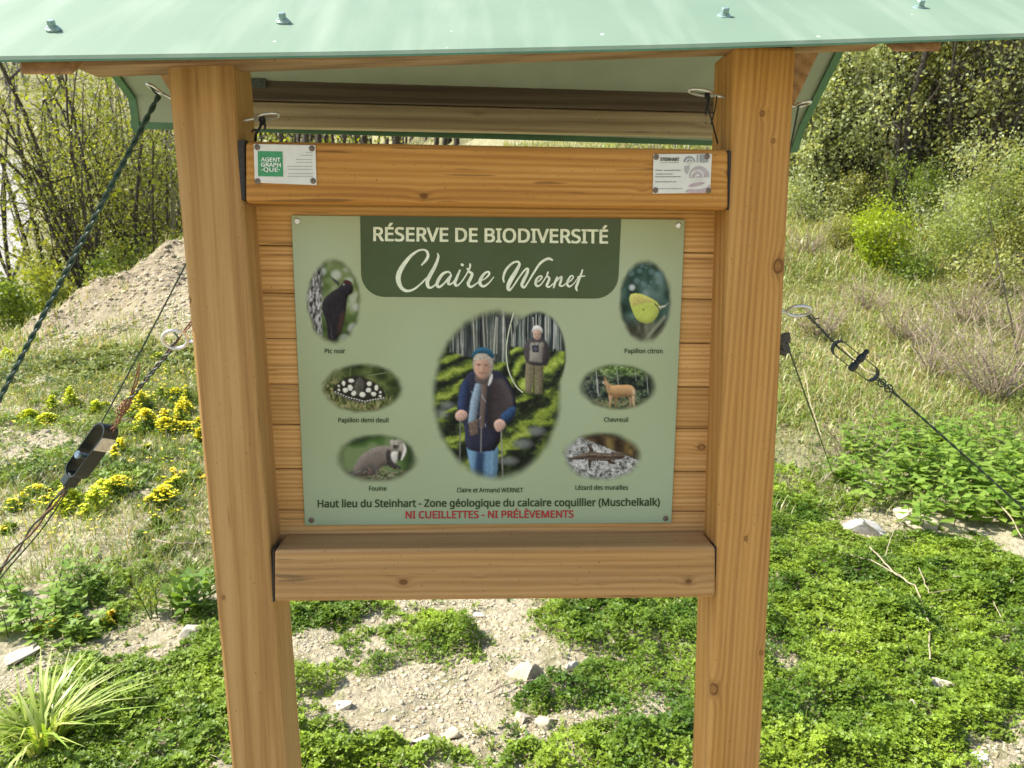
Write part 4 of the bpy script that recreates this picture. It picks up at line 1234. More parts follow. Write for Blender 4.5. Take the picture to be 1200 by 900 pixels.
# marbled white butterfly in dry grass
p = Picture(424.5, 455, 51, 31)
p.C = p.ramp(p.n(.06, .08, 3, 1), [(.3, (.02, .032, .012)), (.5, (.05, .075, .022)), (.7, (.12, .15, .05))])
ed = np.clip((p.V - .25) / .4, 0, 1) + np.clip((-p.U - .45) / .3, 0, 1)
p.put(np.clip(ed, 0, .9), p.ramp(p.n(.45, .25, 4, 2), [(.3, (.03, .045, .015)), (.5, (.12, .14, .045)), (.65, (.26, .25, .11)), (.8, (.42, .40, .22))]))
for q in range(26):
    x = prng.uniform(378, 470); y = prng.uniform(466, 486); p.line([(x, y), (x + prng.normal(0, 2), y - prng.uniform(4, 13))], .7, (.26 * prng.uniform(.5, 1.3), .27 * prng.uniform(.5, 1.2), .09), .35, .7)
p.line(A4([(370, 120), (570, 90)]), .8, (.26, .29, .15), .4, .8); p.line(A4([(240, 120), (246, 60)]), .7, (.25, .25, .12), .4, .7); p.line(A4([(215, 130), (150, 90)]), .7, (.22, .24, .1), .4, .6)
wing = [(118, 217), (150, 178), (185, 153), (240, 130), (305, 123), (370, 146), (430, 180), (472, 222), (498, 262), (486, 288), (420, 294), (350, 316), (270, 304), (200, 279), (132, 244)]
p.fill(A4(sp_(wing, 1)), (.022, .020, .017), .4, .2, 1.5, .4)
p.fill(A4(sp_([(286, 150), (312, 128), (345, 168), (328, 252), (288, 262), (268, 205)])), (.085, .085, .07), .6, .4, 2, .5, gf=(.3, 1.5))
for x in (300, 315, 330): p.line(A4([(x, 140), (x * .6 + 122, 250)]), .5, (.03, .03, .026), .3, .8)
W = (.66, .67, .58)
for x, y, rx, ry in ((250, 157, 21, 15), (196, 176, 12, 22), (243, 204, 19, 23), (208, 222, 20, 17), (162, 193, 9, 9), (163, 222, 10, 9), (268, 246, 18, 18), (330, 255, 21, 20), (375, 177, 20, 18), (372, 224, 20, 18),
                     (425, 206, 14, 22), (406, 250, 18, 16), (455, 238, 9, 10), (452, 266, 11, 8)):
    a = prng.uniform(-.6, .6); pts = [(x + px_ * (.8 + .4 * prng.random()) - x * 0, y + py_ * (.8 + .4 * prng.random())) for px_, py_ in [(rx * math.cos(t), ry * math.sin(t)) for t in np.linspace(0, 5.6, 8)]]
    p.fill(A4(sp_(pts)), W, .35, .12, 1, .12)
for t in np.linspace(.02, .98, 19):
    x = 132 + 352 * t; y = float(np.interp(t, [0, .25, .6, .75, 1], [236, 275, 306, 295, 280])); q = A4([(x, y - 4)])[0]; p.dot(q[0], q[1], 1.0, .65, W, .3, .9)
p.line(A4([(128, 240), (200, 274), (270, 299), (350, 311), (420, 289), (482, 284)]), .35, (.5, .5, .44), .25, .6)
p.build('marbled_butterfly_photo', .26)

# stone marten
p = Picture(441.5, 537, 51, 31)
p.C = p.ramp(p.n(.045, .06, 2, 1), [(.3, (.025, .05, .018)), (.5, (.06, .12, .03)), (.7, (.15, .21, .09))])
p.put(np.clip((p.V - .42 - .1 * (p.n(.2, .2, 2, 7) - .5)) / .25, 0, 1), p.ramp(p.n(.5, .6, 4, 2), [(.3, (.03, .035, .02)), (.5, (.12, .13, .07)), (.68, (.26, .25, .16)), (.82, (.42, .42, .30))]))
p.fill(A4(sp_([(218, 806), (262, 772), (300, 770), (310, 815), (280, 838), (235, 828)])), (.10, .09, .085), 1.4, .2, 3, .5)
p.fill(A4(sp_([(262, 790), (280, 730), (330, 670), (395, 630), (460, 613), (530, 618), (560, 645), (575, 700), (562, 738), (500, 756), (462, 758), (442, 790), (442, 814), (360, 828), (285, 830)], 1)), (.165, .145, .125), .8, .75, 4, .3, (-.2, -.95), 1)
p.fill(A4(sp_([(300, 800), (335, 745), (425, 730), (446, 800), (360, 824)])), (.085, .075, .068), 2.2, .4, 3, .6, (-.2, -.9), 2)
p.fill(A4(sp_([(492, 640), (532, 640), (530, 715), (562, 745), (610, 766), (596, 780), (545, 780), (498, 745)])), (.042, .037, .035), .7, .5, 2, .5, (.2, -.9), 3)
p.fill(A4(sp_([(524, 658), (582, 650), (580, 700), (562, 742), (534, 716)])), (.56, .54, .50), .7, .4, 2, .15)
p.fill(A4(sp_([(522, 614), (524, 574), (540, 568), (552, 578), (575, 566), (606, 570), (634, 610), (638, 650), (610, 692), (586, 655), (545, 642)], 1)), (.34, .31, .265), .5, .5, 2.2, .4, (-.2, -.9), 4)
p.fill(A4(sp_([(540, 612), (566, 604), (590, 622), (572, 640), (546, 638)])), (.06, .05, .048), .7, .2, 1.5, .4)
p.fill(A4(sp_([(574, 668), (600, 640), (606, 690), (577, 740)])), (.035, .032, .03), .6, .3, 1.5, .3)
p.fill(A4(sp_([(608, 588), (633, 612), (640, 655), (606, 720), (596, 716), (617, 658), (619, 622)])), (.66, .64, .60), .45, .2, 1.5, .12)
p.dot(*A4([(553, 617)])[0], 1.0, .9, (.008, .008, .008), .25); p.dot(*A4([(582, 612)])[0], .9, .9, (.008, .008, .008), .25)
for q in range(30):
    x, y = prng.uniform(410, 478), prng.uniform(549, 561); p.line([(x, y), (x + prng.normal(2, 3), y - prng.uniform(.5, 3))], .6, (.34 * prng.uniform(.4, 1.3), .33 * prng.uniform(.4, 1.2), .18), .35, .7)
p.build('marten_photo', .30)

# brimstone butterfly
p = Picture(756, 353, 33, 52)
p.C = p.ramp(p.n(.07, .06, 2, 1), [(.25, (.012, .028, .022)), (.5, (.03, .07, .055)), (.68, (.07, .13, .11)), (.85, (.16, .24, .23))])
p.put(np.clip((p.V - .3) / .3, 0, 1), p.ramp(p.n(.12, .06, 3, 2), [(.3, (.03, .028, .02)), (.5, (.07, .075, .05)), (.7, (.17, .18, .13))]))
for q in range(16):
    x, y, r = prng.uniform(735, 778), prng.uniform(310, 352), prng.uniform(1.2, 4); p.dot(x, y, r, r, (.14, .24, .25), 1.2, .5)
p.dot(*A2([(768, 436)])[0], 3.2, 3.2, (.5, .58, .58), 1.6, .9)
p.line(A2([(820, 735), (880, 660), (940, 590)]), 3.4, (.24, .26, .18), 1.2, .8); p.line(A2([(905, 560), (965, 515)]), 1.2, (.3, .32, .22), .6, .8)
p.fill(A2(sp_([(748, 474), (800, 464), (862, 488), (905, 516), (919, 545), (894, 602), (857, 631), (796, 613), (768, 560)], 1)), (.44, .52, .11), .4, .45, 3, .16, (-.4, -.8))
p.fill(A2(sp_([(754, 478), (800, 470), (860, 493), (902, 520), (850, 513), (785, 530), (766, 540)])), (.52, .47, .15), .9, .3, 2, .2)
for a, b in (((905, 528), (800, 600)), ((905, 528), (770, 560)), ((905, 528), (860, 622)), ((905, 528), (830, 560)), ((895, 515), (770, 490))): p.line(A2([a, b]), .5, (.30, .37, .08), .35, .6)
p.dot(*A2([(828, 553)])[0], 1.1, 1.1, (.22, .14, .03), .4); p.dot(*A2([(800, 505)])[0], .8, .8, (.35, .2, .05), .4)
p.line(A2([(888, 522), (906, 540), (912, 560)]), 1.6, (.10, .09, .05), .5); p.line(A2([(905, 525), (915, 500)]), .7, (.08, .05, .04), .35); p.line(A2([(912, 540), (940, 534)]), 1.8, (.55, .56, .45), .5)
p.build('yellow_butterfly_photo', .24)

# roe deer at the edge of the wood
p = Picture(724, 453.5, 48.5, 29)
p.C = p.ramp(p.n(.22, .26, 4, 1), [(.3, (.008, .014, .014)), (.48, (.022, .04, .03)), (.6, (.06, .09, .05)), (.75, (.14, .19, .10))])
p.put(np.clip((-p.V - .38) / .3, 0, .9), p.ramp(p.n(.3, .4, 4, 2), [(.3, (.03, .06, .02)), (.5, (.12, .20, .05)), (.65, (.25, .36, .13)), (.8, (.46, .54, .34))]))
p.put(np.clip((p.V - .40) / .3, 0, .9), p.ramp(p.n(.4, .5, 4, 3), [(.3, (.03, .05, .025)), (.5, (.11, .13, .06)), (.7, (.24, .24, .14))]))
p.put(np.clip((-p.U - .3) / .25, 0, .6) * np.clip(1 - abs(p.V) * 1.3, 0, 1), p.ramp(p.n(.4, .5, 4, 4), [(.3, (.01, .015, .03)), (.55, (.05, .06, .07)), (.75, (.22, .22, .2))]))
for x, w, y0, y1 in ((698.5, 1.0, 430, 460), (700, .8, 444, 464), (723, .7, 434, 450), (758, .6, 440, 462), (744, .5, 432, 446)): p.line([(x, y0), (x + 1.5, y1)], w, (.42, .45, .40), .4, .8)
tan = (.40, .245, .12)
for pts, c in ((((360, 296), (380, 296), (377, 388), (367, 388)), (.22, .13, .065)), (((455, 290), (485, 296), (484, 340), (468, 404), (458, 398), (470, 340)), (.30, .20, .11))): p.fill(A5(pts), c, .4, .2, 1, .2)
p.fill(A5(sp_([(300, 205), (322, 212), (345, 221), (400, 216), (470, 216), (500, 233), (510, 278), (492, 310), (450, 300), (400, 302), (360, 312), (325, 298), (303, 255)], 1)), tan, .45, .7, 3.2, .25, (-.1, -1))
p.fill(A5([(276, 200), (288, 184), (300, 182), (312, 192), (332, 224), (320, 266), (303, 228)]), (.40, .26, .14), .45, .4, 2, .2)
p.fill(A5([(284, 182), (287, 152), (298, 170), (298, 186)]), (.22, .14, .08), .3, .1, 1, .1); p.fill(A5([(296, 182), (302, 158), (308, 172), (304, 188)]), (.28, .18, .10), .3, .1, 1, .1)
p.dot(*A5([(281, 199)])[0], 1.6, 1.1, (.52, .46, .40), .4); p.dot(*A5([(274, 199)])[0], .7, .6, (.02, .02, .02), .3); p.dot(*A5([(291, 191)])[0], .6, .6, (.02, .015, .01), .25)
p.fill(A5([(318, 285), (348, 296), (337, 350), (331, 404), (318, 404), (325, 350)]), (.42, .28, .16), .4, .4, 1.2, .2); p.fill(A5([(482, 292), (505, 296), (502, 338), (514, 386), (505, 394), (488, 345)]), (.46, .34, .21), .4, .4, 1.2, .2)
p.fill(A5(sp_([(335, 280), (400, 290), (450, 292), (400, 304), (350, 308)])), (.23, .13, .06), .9, .1, 1, .2); p.fill(A5(sp_([(480, 240), (503, 245), (506, 282), (492, 290)])), (.56, .44, .30), .9, .1, 1, .1)
for q in range(40):
    x, y = prng.uniform(690, 760), prng.uniform(470, 480); p.line([(x, y), (x + prng.normal(0, 1), y - prng.uniform(1, 5))], .6, (.16 * prng.uniform(.5, 1.8), .20 * prng.uniform(.5, 1.6), .07), .35, .7)
p.build('deer_photo', .26)

# wall lizard on pale stone
p = Picture(706, 534.5, 50, 31)
p.C = p.ramp(.5 * p.n(.75, .75, 3, 1) + .5 * p.n(.22, .22, 3, 9), [(.32, (.06, .06, .055)), (.45, (.22, .23, .22)), (.56, (.40, .41, .40)), (.72, (.62, .63, .62))])
br = np.clip((.54 * p.U - .84 * p.V - .32) / .05 + .5, 0, 1)
p.put(br, p.ramp(p.n(.09, .09, 2, 2) + .12 * p.U, [(.3, (.022, .014, .010)), (.52, (.055, .038, .022)), (.72, (.13, .09, .035)), (.85, (.20, .15, .05))]))
dk = (.055, .037, .028)
for pts in ([(184, 694), (211, 692), (213, 664), (188, 648), (178, 630), (170, 640), (182, 668)], [(174, 736), (202, 738), (197, 780), (189, 806), (182, 806), (178, 782)], [(300, 746), (342, 748), (372, 768), (362, 778), (320, 766)], [(330, 700), (345, 684), (362, 690), (372, 700)]):
    p.fill(A5(sp_(pts, 1)), dk, .35, .3, 1, .4)
for a, b in (((178, 632), (166, 622)), ((178, 632), (184, 620)), ((186, 804), (176, 818)), ((186, 804), (194, 816)), ((370, 772), (384, 774))): p.line(A5([a, b]), .7, dk, .3)
p.fill(A5(sp_([(-6, 736), (90, 722), (140, 698), (190, 687), (260, 693), (340, 698), (392, 686), (432, 702), (438, 720), (420, 737), (360, 746), (300, 754), (240, 746), (180, 741), (90, 742)], 1)), (.085, .06, .045), .4, .7, 2.2, .6, (0, -1))
p.line(A5([(120, 715), (200, 705), (340, 714), (410, 712)]), .9, (.26, .21, .16), .4, .8); p.line(A5([(150, 732), (240, 738), (380, 738)]), .8, (.22, .17, .13), .4, .7)
for q in range(34):
    x = prng.uniform(160, 400); q2 = A5([(x, 718 + prng.normal(0, 7))])[0]; p.dot(q2[0], q2[1], .6, .5, (.02, .014, .01), .3, .8)
p.dot(*A5([(408, 704)])[0], .7, .6, (.01, .01, .01), .25)
p.build('lizard_photo', .30)

# the couple among mossy stones
def mossfield(p, ang, per0, per1, y0, y1, k):
    d = p.Y * math.cos(ang) - p.X * math.sin(ang) * 1.0
    w = p.n(.055, .09, 3, k) - .5
    per = np.interp(p.Y, [y0, y1], [per0, per1])
    ph = d / per * 2 * math.pi + w * 5.5
    rd = .5 + .5 * np.sin(ph)
    tx = p.n(.5, .6, 3, k + 1)
    t = rd * .72 + .06 + .34 * (tx - .5) + .30 * (p.n(.05, .09, 2, k + 2) - .5)
    return p.ramp(t, [(.05, (.006, .010, .008)), (.3, (.03, .045, .018)), (.5, (.085, .125, .025)), (.7, (.19, .26, .035)), (.92, (.36, .43, .10))]), rd
def woods(p, f, k):
    t = .62 * p.n(f, .012, 3, k) + .38 * p.n(f * 2.6, .03, 2, k + 1)
    c = p.ramp(t, [(.30, (.008, .012, .014)), (.45, (.03, .04, .045)), (.56, (.09, .11, .10)), (.66, (.24, .26, .23)), (.78, (.46, .48, .42))])
    return c * (.7 + .7 * p.n(.2, .2, 3, k + 2))[..., None]
p = Picture(582, 463, 79, 104)
hz = 416 + (p.X - 540) * .16 + 5 * (p.n(.1, .1, 2, 8) - .5)
mo, _ = mossfield(p, .34, 11, 26, 410, 560, 20)
p.C = mo
p.put(np.clip((hz - p.Y) / 3 + .5, 0, 1), woods(p, .42, 30))
for q in range(9):
    x = prng.uniform(520, 600); p.line([(x, 366 + abs(x - 570) * .5), (x + prng.normal(0, 2), 414)], prng.uniform(.8, 2.2), [(.42, .43, .36), (.012, .016, .018), (.30, .31, .27)][q % 3], .4, .8)
for x, y, rx, ry in ((628, 505, 9, 5), (612, 520, 10, 5), (596, 540, 9, 4), (524, 475, 7, 4), (516, 485, 8, 5)): p.dot(x, y, rx, ry, (.22, .24, .24), 2.5, .6)
# the standing figure: jeans, poles, coat, scarf, head, hands
navy, skin = (.020, .024, .046), (.46, .285, .21)
p.fill(A3([(196, 705), (352, 705), (350, 780), (342, 890), (288, 890), (225, 870), (206, 770)]), (.13, .25, .38), .6, .6, 4, .3, (-.6, -.3))
p.fill(A3([(244, 720), (284, 730), (280, 875), (230, 872)]), (.022, .045, .10), 1.6, .2, 3, .3)
p.line(A3([(215, 740), (225, 850)]), 1.4, (.22, .36, .48), .8, .6); p.line(A3([(320, 740), (318, 870)]), 1.6, (.22, .37, .50), .9, .6)
p.line(A3([(165, 570), (162, 830)]), 1.4, (.15, .16, .15), .4); p.line(A3([(365, 625), (375, 890)]), 1.5, (.22, .22, .19), .4)
p.fill(A3(sp_([(205, 345), (240, 325), (335, 325), (368, 345), (412, 385), (441, 480), (438, 535), (400, 594), (364, 562), (360, 722), (250, 734), (188, 714), (185, 590), (148, 570), (152, 480), (170, 395)], 1)), navy, .5, 1.0, 5, .35, (-.7, -.5), 1)
p.fill(A3(sp_([(165, 400), (200, 362), (216, 470), (190, 548), (150, 532)])), (.024, .04, .10), 1.0, .9, 4, .3, (-.8, -.3), 2)
p.fill(A3(sp_([(310, 385), (372, 362), (405, 420), (434, 500), (362, 592), (300, 645), (296, 500)])), (.046, .038, .042), 1.4, .9, 5, .3, (.6, -.6), 3)
p.fill(A3(sp_([(345, 562), (430, 497), (442, 532), (402, 598)])), (.022, .06, .14), .8, .8, 3, .4)
for a, b in (((205, 640), (350, 640)), ((200, 560), (300, 560)), ((310, 480), (360, 470)), ((312, 540), (380, 520)), ((170, 460), (212, 455))): p.line(A3([a, b]), .9, (.008, .009, .016), .5, .5)
p.fill(A3([(240, 395), (274, 388), (260, 470), (240, 588), (203, 592), (216, 480)]), (.21, .29, .38), .6, .7, 2.5, .3, (-.8, -.2), 4)
p.fill(A3([(268, 390), (300, 385), (290, 500), (280, 614), (258, 614)]), (.13, .095, .085), .6, .6, 2, .35, (-.6, -.2), 5)
for q in range(16):
    x, y = prng.uniform(218, 290), prng.uniform(400, 600); a = A3([(x, y), (x + prng.normal(0, 14), y + prng.uniform(8, 26))]); p.line(a, .8, [(.40, .47, .54), (.07, .09, .13), (.26, .2, .18)][q % 3], .45, .6)
p.fill(A3([(205, 588), (252, 570), (252, 642), (214, 654)]), (.13, .095, .075), .7, .3, 2, .8)
p.line(A3([(268, 612), (266, 730)]), 1.6, (.20, .20, .20), .5, .8)
p.fill(A3(sp_([(232, 350), (318, 345), (312, 392), (270, 402), (240, 390)])), (.11, .085, .085), .8, .4, 3, .5)
p.fill(A3(sp_([(298, 405), (320, 335), (326, 370), (308, 408)])), (.60, .60, .60), .5, .2, 1.5, .1)
p.fill(A3(sp_([(222, 300), (238, 246), (275, 236), (316, 250), (332, 300), (318, 350), (300, 365), (240, 350)])), (.34, .31, .26), .6, .5, 3, .6, (-.3, -.8), 6)
p.fill(A3(ell(272, 316, 39, 54, 24)), skin, .8, .55, 4, .14, (-.7, -.4), 7)
p.fill(A3(sp_([(234, 292), (248, 262), (285, 260), (310, 292), (286, 277), (254, 278)])), (.42, .39, .33), .8, .3, 2, .7)
p.fill(A3(sp_([(218, 278), (226, 238), (262, 216), (310, 222), (334, 258), (324, 278), (292, 247), (246, 247)])), (.022, .095, .16), .5, .8, 3, .3, (-.5, -.8))
p.dot(*A3([(256, 304)])[0], 3.0, 1.5, (.30, .17, .13), .9, .8); p.dot(*A3([(292, 306)])[0], 3.0, 1.5, (.30, .17, .13), .9, .8)
p.dot(*A3([(256, 304)])[0], 1.0, .7, (.06, .04, .04), .35); p.dot(*A3([(292, 306)])[0], 1.0, .7, (.06, .04, .04), .35)
p.line(A3([(240, 298), (272, 300), (308, 302)]), .5, (.22, .15, .13), .3, .7)
p.dot(*A3([(280, 324)])[0], 1.6, 2.6, (.36, .20, .15), 1.0, .7); p.dot(*A3([(268, 320)])[0], 1.0, 2.4, (.62, .42, .33), .8, .7); p.dot(*A3([(250, 328)])[0], 2.6, 2.4, (.54, .30, .24), 1.4, .6); p.dot(*A3([(298, 330)])[0], 2.4, 2.4, (.42, .22, .17), 1.4, .6)
p.line(A3([(258, 343), (273, 345), (288, 343)]), 1.0, (.24, .09, .085), .35); p.line(A3([(250, 366), (275, 374), (298, 364)]), 1.4, (.28, .16, .12), .9, .7)
p.fill(A3(sp_([(136, 547), (165, 520), (198, 535), (201, 562), (174, 582), (146, 576)])), (.54, .36, .29), .45, .6, 2, .12)
p.fill(A3(sp_([(329, 585), (360, 565), (392, 590), (378, 622), (350, 636), (333, 616)])), (.54, .36, .29), .45, .6, 2, .12)
for a, b in (((172, 540), (186, 566)), ((184, 538), (194, 556)), ((345, 590), (352, 622)), ((360, 586), (366, 614))): p.line(A3([a, b]), .6, (.24, .13, .10), .35, .7)
o = p.build('portrait_photo', .15, .03)

p = Picture(630, 416, 35, 53.5)
mo, _ = mossfield(p, .36, 9, 15, 400, 470, 40)
p.C = mo * 1.25
p.put(np.clip((409 + (p.X - 630) * .10 - p.Y) / 3 + .5, 0, 1), woods(p, .55, 50) * 1.3)
for q in range(7):
    x = prng.uniform(606, 654); p.line([(x, 372), (x + prng.normal(0, 1), 408)], prng.uniform(.7, 1.5), [(.58, .60, .58), (.015, .016, .02), (.36, .38, .38)][q % 3], .4, .8)
p.fill(A3([(486, 290), (576, 288), (568, 445), (530, 446), (530, 350), (514, 446), (482, 440)]), (.17, .15, .095), .5, .7, 3, .4, (-.6, -.4))
p.line(A3([(528, 310), (524, 440)]), 1.6, (.05, .045, .03), .7, .8)
p.fill(A3(sp_([(565, 225), (600, 212), (603, 300), (572, 320)])), (.13, .11, .07), .6, .5, 2, .3)
p.fill(A3(sp_([(482, 195), (518, 168), (574, 170), (604, 215), (602, 288), (572, 312), (490, 302), (475, 250)], 1)), (.055, .05, .054), .5, .8, 3.5, .35, (-.6, -.6))
p.fill(A3([(510, 195), (574, 195), (564, 292), (504, 286)]), (.27, .25, .225), .8, .6, 3, .3, (-.5, -.5))
p.line(A3([(520, 172), (532, 210)]), .8, (.03, .03, .03), .4, .8); p.line(A3([(566, 172), (545, 210)]), .8, (.03, .03, .03), .4, .8)
p.fill(A3([(516, 208), (550, 206), (550, 243), (518, 243)]), (.035, .035, .055), .4, .6, 1.5, .4); p.dot(*A3([(534, 226)])[0], 2.2, 2.2, (.09, .09, .12), .6)
p.fill(A3(ell(542, 152, 20, 28, 18)), (.48, .33, .26), .6, .5, 2.5, .12, (-.6, -.4))
p.fill(A3(sp_([(514, 150), (522, 116), (545, 108), (568, 124), (570, 152), (556, 132), (530, 132)])), (.70, .69, .66), .5, .4, 2, .2)
p.dot(*A3([(534, 154)])[0], .8, .5, (.08, .05, .05), .3); p.dot(*A3([(552, 154)])[0], .8, .5, (.08, .05, .05), .3); p.line(A3([(535, 170), (550, 170)]), .7, (.26, .12, .11), .3); p.dot(*A3([(543, 162)])[0], .7, 1.2, (.36, .22, .17), .5, .7)
ins = p.build('portrait_inset', .13, .03, 1.8, o)
rim = [(426, 50), (405, 130), (392, 210), (394, 290), (408, 350), (440, 410), (470, 438)]
ribbon([[(x, y, 6) for x, y in rim]], A3, PY, PRINT, 'inset_rim', o, (.50, .56, .42), 2.6)

RUST = simple('weathered_screw', (.16, .13, .10), .5, .6, noise=.4, scale=500)
for px, py in ((348, 259), (795, 264), (780, 607.5), (365, 609.5)):
    c = at(px, py, PY); mb = MB()
    lathe(mb, c, (0, -1, 0), [(0, .0042), (.0011, .0042), (.0018, .0028), (.0018, .0012), (.0008, .001)], 14)
    mb.build('panel_screw', STEEL if py < 300 else RUST, panel)

# ------------------------------------------------------------------ two small plaques on the top beam
WHITE = simple('white_plastic_card', (.62, .63, .58), .4, noise=.05, scale=90)
PLQ = -.0042
def plaque(pts, label, holes):
    f = [at(px, py, PLQ - .0022) for px, py in pts]
    e = empty('contact_plaque', f[0].lerp(f[1], .5), label, 'plaque')
    mb = MB(); hexa(mb, f, [p + Vector((0, .0018, 0)) for p in f], .0005, 1)
    mb.build('card', WHITE, e)
    for px, py in holes:
        c = at(px, py, PLQ - .0022); m2 = MB()
        lathe(m2, c, (0, -1, 0), [(0, .0038), (.0008, .0038), (.0016, .0025), (.0016, .0011), (.0007, .001)], 14)
        m2.build('screw', RUST, e)
    return e
PP = PLQ - .0022
def small_print(e, rows, color):
    mb = MB()
    for x0, x1, y, h in rows:
        x = x0
        while x < x1:
            w = rng.uniform(1.0, 3.2)
            q = [at(a, b, PP - .0003) for a, b in ((x, y + h), (min(x + w, x1), y + h), (min(x + w, x1), y), (x, y))]
            mb.add(q, [(0, 1, 2, 3)], color)
            x += w + .55
    return mb.build('small_print', PRINT, e)
e = plaque([(298.5, 214), (371, 217), (369.5, 170), (297, 168.5)], 'white plaque with a green square logo at the left end of the top beam', ((301.5, 172.5), (365.5, 174), (367, 212), (302, 212.5)))
sq = flat('logo_square', [([(302.5, 206.5), (332, 207), (331, 177.5), (302, 177)], (.045, .26, .115), 2)], PP, PRINT, e)
LW = (.74, .78, .72)
lettering('logo_lettering', 'AGENT', 306, 189, 328.5, 189.6, 4.6, PP, LW, sq, .06, lay=4)
lettering('logo_lettering', 'GRAPH', 306, 195, 328.8, 195.6, 4.6, PP, LW, sq, .06, lay=4)
lettering('logo_lettering', '-QUE·', 306, 200.8, 327.5, 201.2, 4.6, PP, LW, sq, .06, lay=4)
GR = (.30, .31, .29)
small_print(e, [(358, 366, 178.2, .9), (353, 366, 181.5, .9), (347, 366, 186.5, .9), (347, 366, 189.8, .9), (337, 366.5, 194.5, .9), (338, 366.5, 198.0, .9), (338, 366.8, 203, .9), (337, 367, 206.2, .9)], GR)
e = plaque([(765, 227), (832.5, 226), (834.5, 180), (766, 180.5)], 'white plaque with a grey ammonite drawing at the right end of the top beam', ((769, 184), (828.5, 183.5), (830, 223.5), (768, 223)))
DK = (.07, .075, .07)
lettering('heading', 'STEINHART', 774, 188.5, 796, 188.7, 3.8, PP, DK, e, .10, lay=3)
small_print(e, [(774, 796, 190.3, .7)], (.25, .25, .24))
small_print(e, [(768, 776, 199, 1.1), (778, 797.5, 199, 1.1), (768.5, 788, 203.4, 1.1), (768, 798, 206.6, 1.1), (768, 793, 212.6, 1.0), (769, 800, 220.8, .7)], (.16, .16, .15))
A7 = tf(750, 90, 120 / 720)
def clipdisc(cx, cy, r, c, lay, a0=0, a1=6.283):
    pts = [(cx + r * math.cos(t), cy + r * math.sin(t)) for t in np.linspace(a0, a1, 26)]
    pts = [(min(x, 502), min(max(y, 545), 818)) for x, y in pts]
    return (A7(pts), c, lay)
def spiral(cx, cy, r, w=9):
    return [(cx + r * (1 - t / 9.5) * math.cos(t + math.pi), cy + r * (1 - t / 9.5) * math.sin(t + math.pi), w) for t in np.linspace(0, 8.5, 30)]
GY, MV = (.34, .36, .35), (.40, .36, .37)
flat('ammonite_drawing', [clipdisc(347, 600, 42, (.26, .29, .29), 2, math.pi, 2 * math.pi), (A7([(398, 548), (412, 548), (408, 608), (398, 600)]), GY, 2), (A7([(420, 546), (480, 546), (480, 600), (440, 606), (418, 600)]), (.26, .29, .29), 2),
                          clipdisc(416, 700, 72, MV, 2, math.pi * .95, 2 * math.pi + .1), (A7([(310, 628), (350, 624), (345, 660), (330, 690), (312, 660)]), GY, 2),
                          (A7(smoothpoly([(330, 772), (372, 745), (472, 738), (425, 766), (370, 775)])), (.42, .34, .36), 2), (A7(smoothpoly([(310, 818), (335, 788), (400, 792), (470, 782), (494, 745), (496, 818)])), (.42, .34, .36), 2)], PP, PRINT, e)
ribbon([spiral(352, 600, 28, 8), spiral(410, 700, 50, 9)], A7, PP, PRINT, 'ammonite_drawing', e, (.60, .61, .57), 4)

# ------------------------------------------------------------------ guy wires, tensioners
GREENW = simple('green_plastic_rope', (.012, .045, .03), .5, noise=.3, scale=300)
WIREM = simple('dark_green_wire', (.022, .045, .03), .45, .2, noise=.3, scale=200)
RUSTW = simple('rusty_copper_wire', (.20, .095, .055), .5, .4, noise=.4, scale=300)
BLACK = simple('black_cord', (.008, .009, .012), .6, noise=.3, scale=300)
TENS = simple('dark_green_tensioner', (.003, .011, .010), .45, 0, noise=.3, scale=120)

def line_to_ground(p, q):
    """Extend the line p -> q until it meets the terrain."""
    d = (q - p).normalized(); r = Vector(q)
    for _ in range(600):
        if r.z < float(H(r.x, r.y)) - .02: break
        r = r + d * .01
    return r

def twist(mb, a, b, r, pitch, strands, n_per=10, rs=None, phase=0.0):
    a, b = Vector(a), Vector(b)
    d = b - a; L = d.length; d = d / L
    s = d.orthogonal().normalized(); u = d.cross(s)
    steps = max(12, int(L / pitch * n_per))
    for k in range(strands):
        pts = []
        for i in range(steps + 1):
            t = i / steps; an = 2 * math.pi * (L * t / pitch) + 2 * math.pi * k / strands + phase
            pts.append(a + d * (L * t) + (s * math.cos(an) + u * math.sin(an)) * r)
        tube(mb, pts, rs or r * 1.05, 6)

def hooked(name, label, cat):
    e = MB(); return e
# left, twisted rope from the upper hook
a = at(186, 112, .045); b = line_to_ground(a, at(0, 466, .02))
mb = MB(); twist(mb, a, b, .0020, .034, 2)
tube(mb, [at(174, 98, .045), at(181, 108, .044), at(187, 113, .0445)], .0016, 6)
tag(mb.build('guy_rope', GREENW, loc=b), 'twisted dark green rope running down left from the upper hook on the left post', 'rope')
# left, thin wire passing behind the post
a = at(250, 246, .125); b = at(112, 508, .125)
mb = MB(); tube(mb, [a.lerp(b, t) + Vector((0, 0, -.004 * math.sin(math.pi * t))) for t in np.linspace(0, 1, 12)], .0013, 6)
tag(mb.build('guy_wire', WIREM, loc=a), 'thin green wire slanting from behind the left post to the left tensioner', 'wire')
